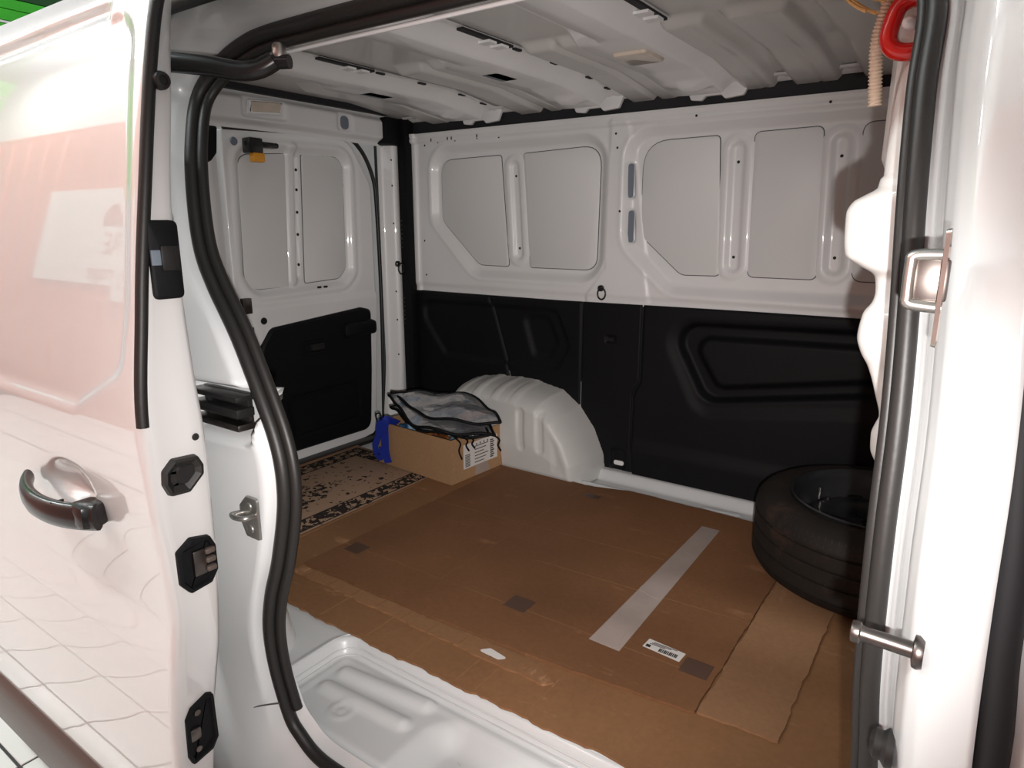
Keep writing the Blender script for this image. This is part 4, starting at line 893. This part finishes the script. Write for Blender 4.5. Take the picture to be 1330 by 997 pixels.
lump('folded_cloth', (-1.490, 1.830, 0.115), 0.070, M['bluecloth'], 'blue printed cloth inside the box near its front corner', 'cloth', (0.72, 1.0, 0.58), 5)
lump('folded_cloth', (-1.738, 1.800, 0.116), 0.060, M['bluecloth'], 'blue printed cloth inside the box beside the blue strap', 'cloth', (1.0, 0.8, 0.72), 7)
# folded foil windscreen cover
cv = empty('folded_sunshade', (-1.585, 1.845, 0.212)); tag(cv, 'folded silver foil windscreen cover with black binding on top of the box', 'sunshade')
def leafshape(n=72, sx=1, sy=1, y0=0):
    out = []
    for k in range(n):
        t = 2*math.pi*k/n; c = math.cos(t); sgn = 1 if t < math.pi else -1
        w_ = (1-abs(c)**1.7)*(0.105 if sgn > 0 else 0.150+0.03*c)
        out.append((0.262*c*sx, (sgn*w_)*sy+y0-0.03*c*c))
    return out
def layer(z0, sx, sy, y0, ph):
    P = leafshape(72, sx, sy, y0); nr = 12; v = []; n = 72
    def zz(x, y):
        return z0+0.030*(-x/0.27)+0.17*(y+0.02)*(1-abs(x)/0.5)+0.010*math.sin(9*x+ph)+0.006*math.sin(31*x+17*y+ph)+0.005*math.sin(43*y-23*x+2*ph)
    for r in range(nr):
        k = 1-r/nr
        for x, y in P: xx, y2 = x*k, (y-y0)*k+y0; v.append((xx, y2, zz(xx, y2)+0.016*(1-k*k)))
    v.append((0, y0, zz(0, y0)+0.016)); f = []
    for r in range(nr-1):
        for i in range(n): j = (i+1) % n; f.append((r*n+i, r*n+j, (r+1)*n+j, (r+1)*n+i))
    f += [((nr-1)*n+i, (nr-1)*n+(i+1) % n, nr*n) for i in range(n)]
    o = mesh('foil_layer', v, f, M['foil'], cv)
    tube('black_binding', [v[i] for i in range(n)], 0.0058, M['plastic'], o, 8, True)
layer(-0.004, 0.90, 0.90, -0.030, 1.0); layer(0.012, 0.97, 1.0, -0.020, 2.3); layer(0.036, 1.0, 0.86, 0.004, 0.0)
for (x, y, z, ln) in ((0.130, -0.140, -0.022, 0.085), (0.150, -0.125, -0.022, 0.055), (0.168, -0.115, -0.022, 0.045), (0.235, -0.055, -0.020, 0.06)):
    P = catmull([(x, y, z), (x+0.040, y+0.004, z-ln*0.3), (x+0.036, y+0.002, z-ln*0.65), (x+0.046, y+0.006, z-ln)], 6); tube('drawstring', P, 0.0032, M['plastic'], cv, 6)
# blue strap hanging over the box side
sp_ = empty('blue_strap', (-1.79, 1.700, 0.0)); tag(sp_, 'royal blue webbing strap hanging in a loop over the box edge', 'strap')
def ribbon(pts, wd, nrm):
    P = np.array(catmull(pts, 8)); T_ = np.gradient(P, axis=0); T_ /= np.linalg.norm(T_, axis=1, keepdims=True); nn = np.array(nrm); Wd = np.cross(T_, nn); Wd /= np.linalg.norm(Wd, axis=1, keepdims=True)
    v = []
    for p, w_ in zip(P, Wd):
        for s, h in ((-.5, 0), (.5, 0), (.5, .003), (-.5, .003)): v.append(p+w_*wd*s-nn*h*-1)
    f = []
    for i in range(len(P)-1):
        for k in range(4): k2 = (k+1) % 4; f.append((i*4+k, i*4+k2, (i+1)*4+k2, (i+1)*4+k))
    f += [(0, 1, 2, 3), tuple(len(P)*4-4+k for k in range(4))]
    return mesh('webbing', v, f, M['blue'], sp_, angle=50)
ribbon([(0.045, 0.045, 0.168), (0.030, 0.010, 0.186), (0.028, -0.006, 0.175), (0.030, -0.010, 0.12), (0.034, -0.013, 0.07), (0.046, -0.013, 0.030)], 0.038, (0, -1, 0))
ribbon([(0.000, 0.045, 0.168), (0.000, 0.012, 0.184), (0.000, -0.004, 0.175), (-0.008, -0.008, 0.12), (-0.022, -0.011, 0.085), (-0.012, -0.014, 0.055), (0.010, -0.016, 0.048), (0.014, -0.014, 0.085)], 0.028, (0, -1, 0))
tube('cord_loop', catmull([(-0.045, 0.025, 0.165), (-0.045, 0.02, 0.195), (-0.025, 0.022, 0.200), (-0.015, 0.025, 0.17)], 6), 0.003, M['plastic'], sp_, 6)

# spare wheel lying flat
TR, TW = 0.295, 0.205
wh = empty('spare_wheel', (-0.150, 1.842, 0.0145)); tag(wh, 'worn spare wheel with black steel rim lying flat on the cardboard', 'wheel')
prof = [(0.192, 0.020), (0.205, 0.006), (0.235, 0.000), (0.265, 0.004), (0.282, 0.016)]
for z0 in (0.040, 0.078, 0.116, 0.154):
    prof += [(TR-0.001, z0-0.0045), (TR-0.007, z0-0.0035), (TR-0.007, z0+0.0035), (TR-0.001, z0+0.0045)]
prof += [(0.290, 0.178), (0.281, 0.190), (0.262, 0.2015), (0.235, 0.205), (0.212, 0.203), (0.205, 0.198), (0.198, 0.186), (0.196, 0.100), (0.192, 0.020)]
ty = lathe('tyre', prof, M['tyre'], wh, 96, None, 38, False)
# shoulder sipes
v, f = [], []
for k in range(120):
    a = 2*math.pi*k/120; ca, sa = math.cos(a), math.sin(a); t = np.array((-sa, ca, 0))*0.0016; b0 = len(v)
    for (r, z) in ((0.2925, 0.164), (0.2835, 0.189)):
        c = np.array((ca*r, sa*r, z)); o = np.array((ca, sa, 0.6))*0.0012; v += [c-t+o, c+t+o]
    f.append((b0, b0+1, b0+3, b0+2))
h = mesh('shoulder_sipes', v, f, M['cavity'], ty, smooth=False); h['kind'] = 'stuff'
rimp = [(0.208, 0.200), (0.211, 0.207), (0.206, 0.209), (0.198, 0.203), (0.194, 0.190), (0.190, 0.170), (0.178, 0.150), (0.172, 0.140), (0.150, 0.148), (0.128, 0.152), (0.110, 0.146), (0.088, 0.128), (0.066, 0.128), (0.050, 0.134), (0.034, 0.132), (0.032, 0.100), (0.0, 0.100)]
ri = lathe('rim', rimp, M['rim'], wh, 72, None, 40, False)
for k in range(10):
    a = 2*math.pi*(k+0.3)/10; c = np.array((math.cos(a)*0.148, math.sin(a)*0.148, 0.1475)); 
    plate('vent_hole', [(0.020*math.cos(t), 0.013*math.sin(t)) for t in np.linspace(0, 2*math.pi, 17)[:-1]], [(0, 0.0), (0.001, 0.004), (0.004, 0.003), (0.005, -0.003)], (c, (-math.sin(a), math.cos(a), 0), (-math.cos(a), -math.sin(a), 0), (0, 0, 1)), M['gloss_black'], ri)
for k in range(5):
    a = 2*math.pi*k/5; lathe('bolt_hole', [(0.012, 0.0), (0.011, 0.004), (0.007, 0.003), (0.006, -0.002), (0, -0.002)], M['gloss_black'], ri, 14, ((math.cos(a)*0.057, math.sin(a)*0.057, 0.131), (1, 0, 0), (0, 1, 0), (0, 0, 1)))
lathe('valve', [(0.004, 0), (0.004, 0.022), (0.005, 0.023), (0.005, 0.032), (0, 0.033)], M['steel'], ri, 10, ((-0.150, 0.060, 0.150), (1, 0, 0), (0, 1, 0), (0, 0, 1)))

# red U-shaped piece, ribbed hose and twine hanging by the front post
ru_ = empty('red_clasp', (-0.098, 0.812, 1.088)); tag(ru_, 'glossy red U-shaped plastic clasp hanging above the white post', 'clasp')
P = catmull([(0.022, 0, 0.018), (0.012, 0, 0.024), (-0.006, 0, 0.020), (-0.013, 0, 0.004), (-0.014, 0, -0.012), (-0.006, 0, -0.022), (0.010, 0, -0.024), (0.022, 0, -0.016)], 8)
tube('clasp_body', P, 0.0085, M['red'], ru_, 12, flat=1.2, fd=(0, 1, 0))
lathe('white_button', [(0, 0), (0.006, 0), (0.007, 0.004), (0.005, 0.010), (0, 0.012)], M['white_plain'], ru_, 16, ((0.006, -0.002, 0.0), (1, 0, 0), (0, 0, 1), (-0.4, -0.9, 0)))
tube('grey_sleeve', [(0.008, -0.004, 0), (0.022, -0.002, -0.002)], 0.006, M['green_wire'], ru_, 10)
tube('wire', catmull([(0.010, -0.012, 0.026), (0.012, -0.014, 0.012), (0.016, -0.012, -0.001), (0.021, -0.010, -0.008)], 6), 0.0009, M['hose'], ru_, 6)
tube('wire', catmull([(0.028, -0.008, 0.022), (0.021, -0.012, 0.008), (0.014, -0.012, 0.002)], 6), 0.0009, M['hose'], ru_, 6)
box('metal_clip', (0.012, -0.008, 0.018), (0.026, 0.004, 0.034), M['steel'], ru_, 0.004)
ho = []; rr = []
hp_ = resample(np.array(catmull([(-0.116, 0.850, 1.150), (-0.124, 0.850, 1.112), (-0.128, 0.850, 1.085), (-0.1265, 0.852, 1.055), (-0.124, 0.855, 1.022)], 12)), 0.0009)
tb = tube('ribbed_hose', hp_, [(0.0062-0.0012*max(0, (p[2]-1.08)/0.07))*(1.0+(0.14 if (i//2) % 2 else -0.08)) for i, p in enumerate(hp_)], M['hose'], None, 14)
tag(tb, 'beige ribbed flexible hose hanging down beside the red clasp', 'hose')
tw = empty('twine_knot', (-0.134, 0.845, 1.128)); tag(tw, 'frayed straw-coloured twine knot at the top of the ribbed hose', 'twine')
for k in range(9):
    r_ = np.random.default_rng(k); p0 = r_.uniform(-0.008, 0.008, 3)
    P = [p0+np.array((0.014*math.cos(t*1.3+k)+0.004*k-0.016, 0.006*math.sin(t*2+k), 0.012*math.sin(t+k*0.7)+0.004)) for t in np.linspace(0, 4.0, 18)]
    tube('strand', P, 0.0020, M['twine'], tw, 6)
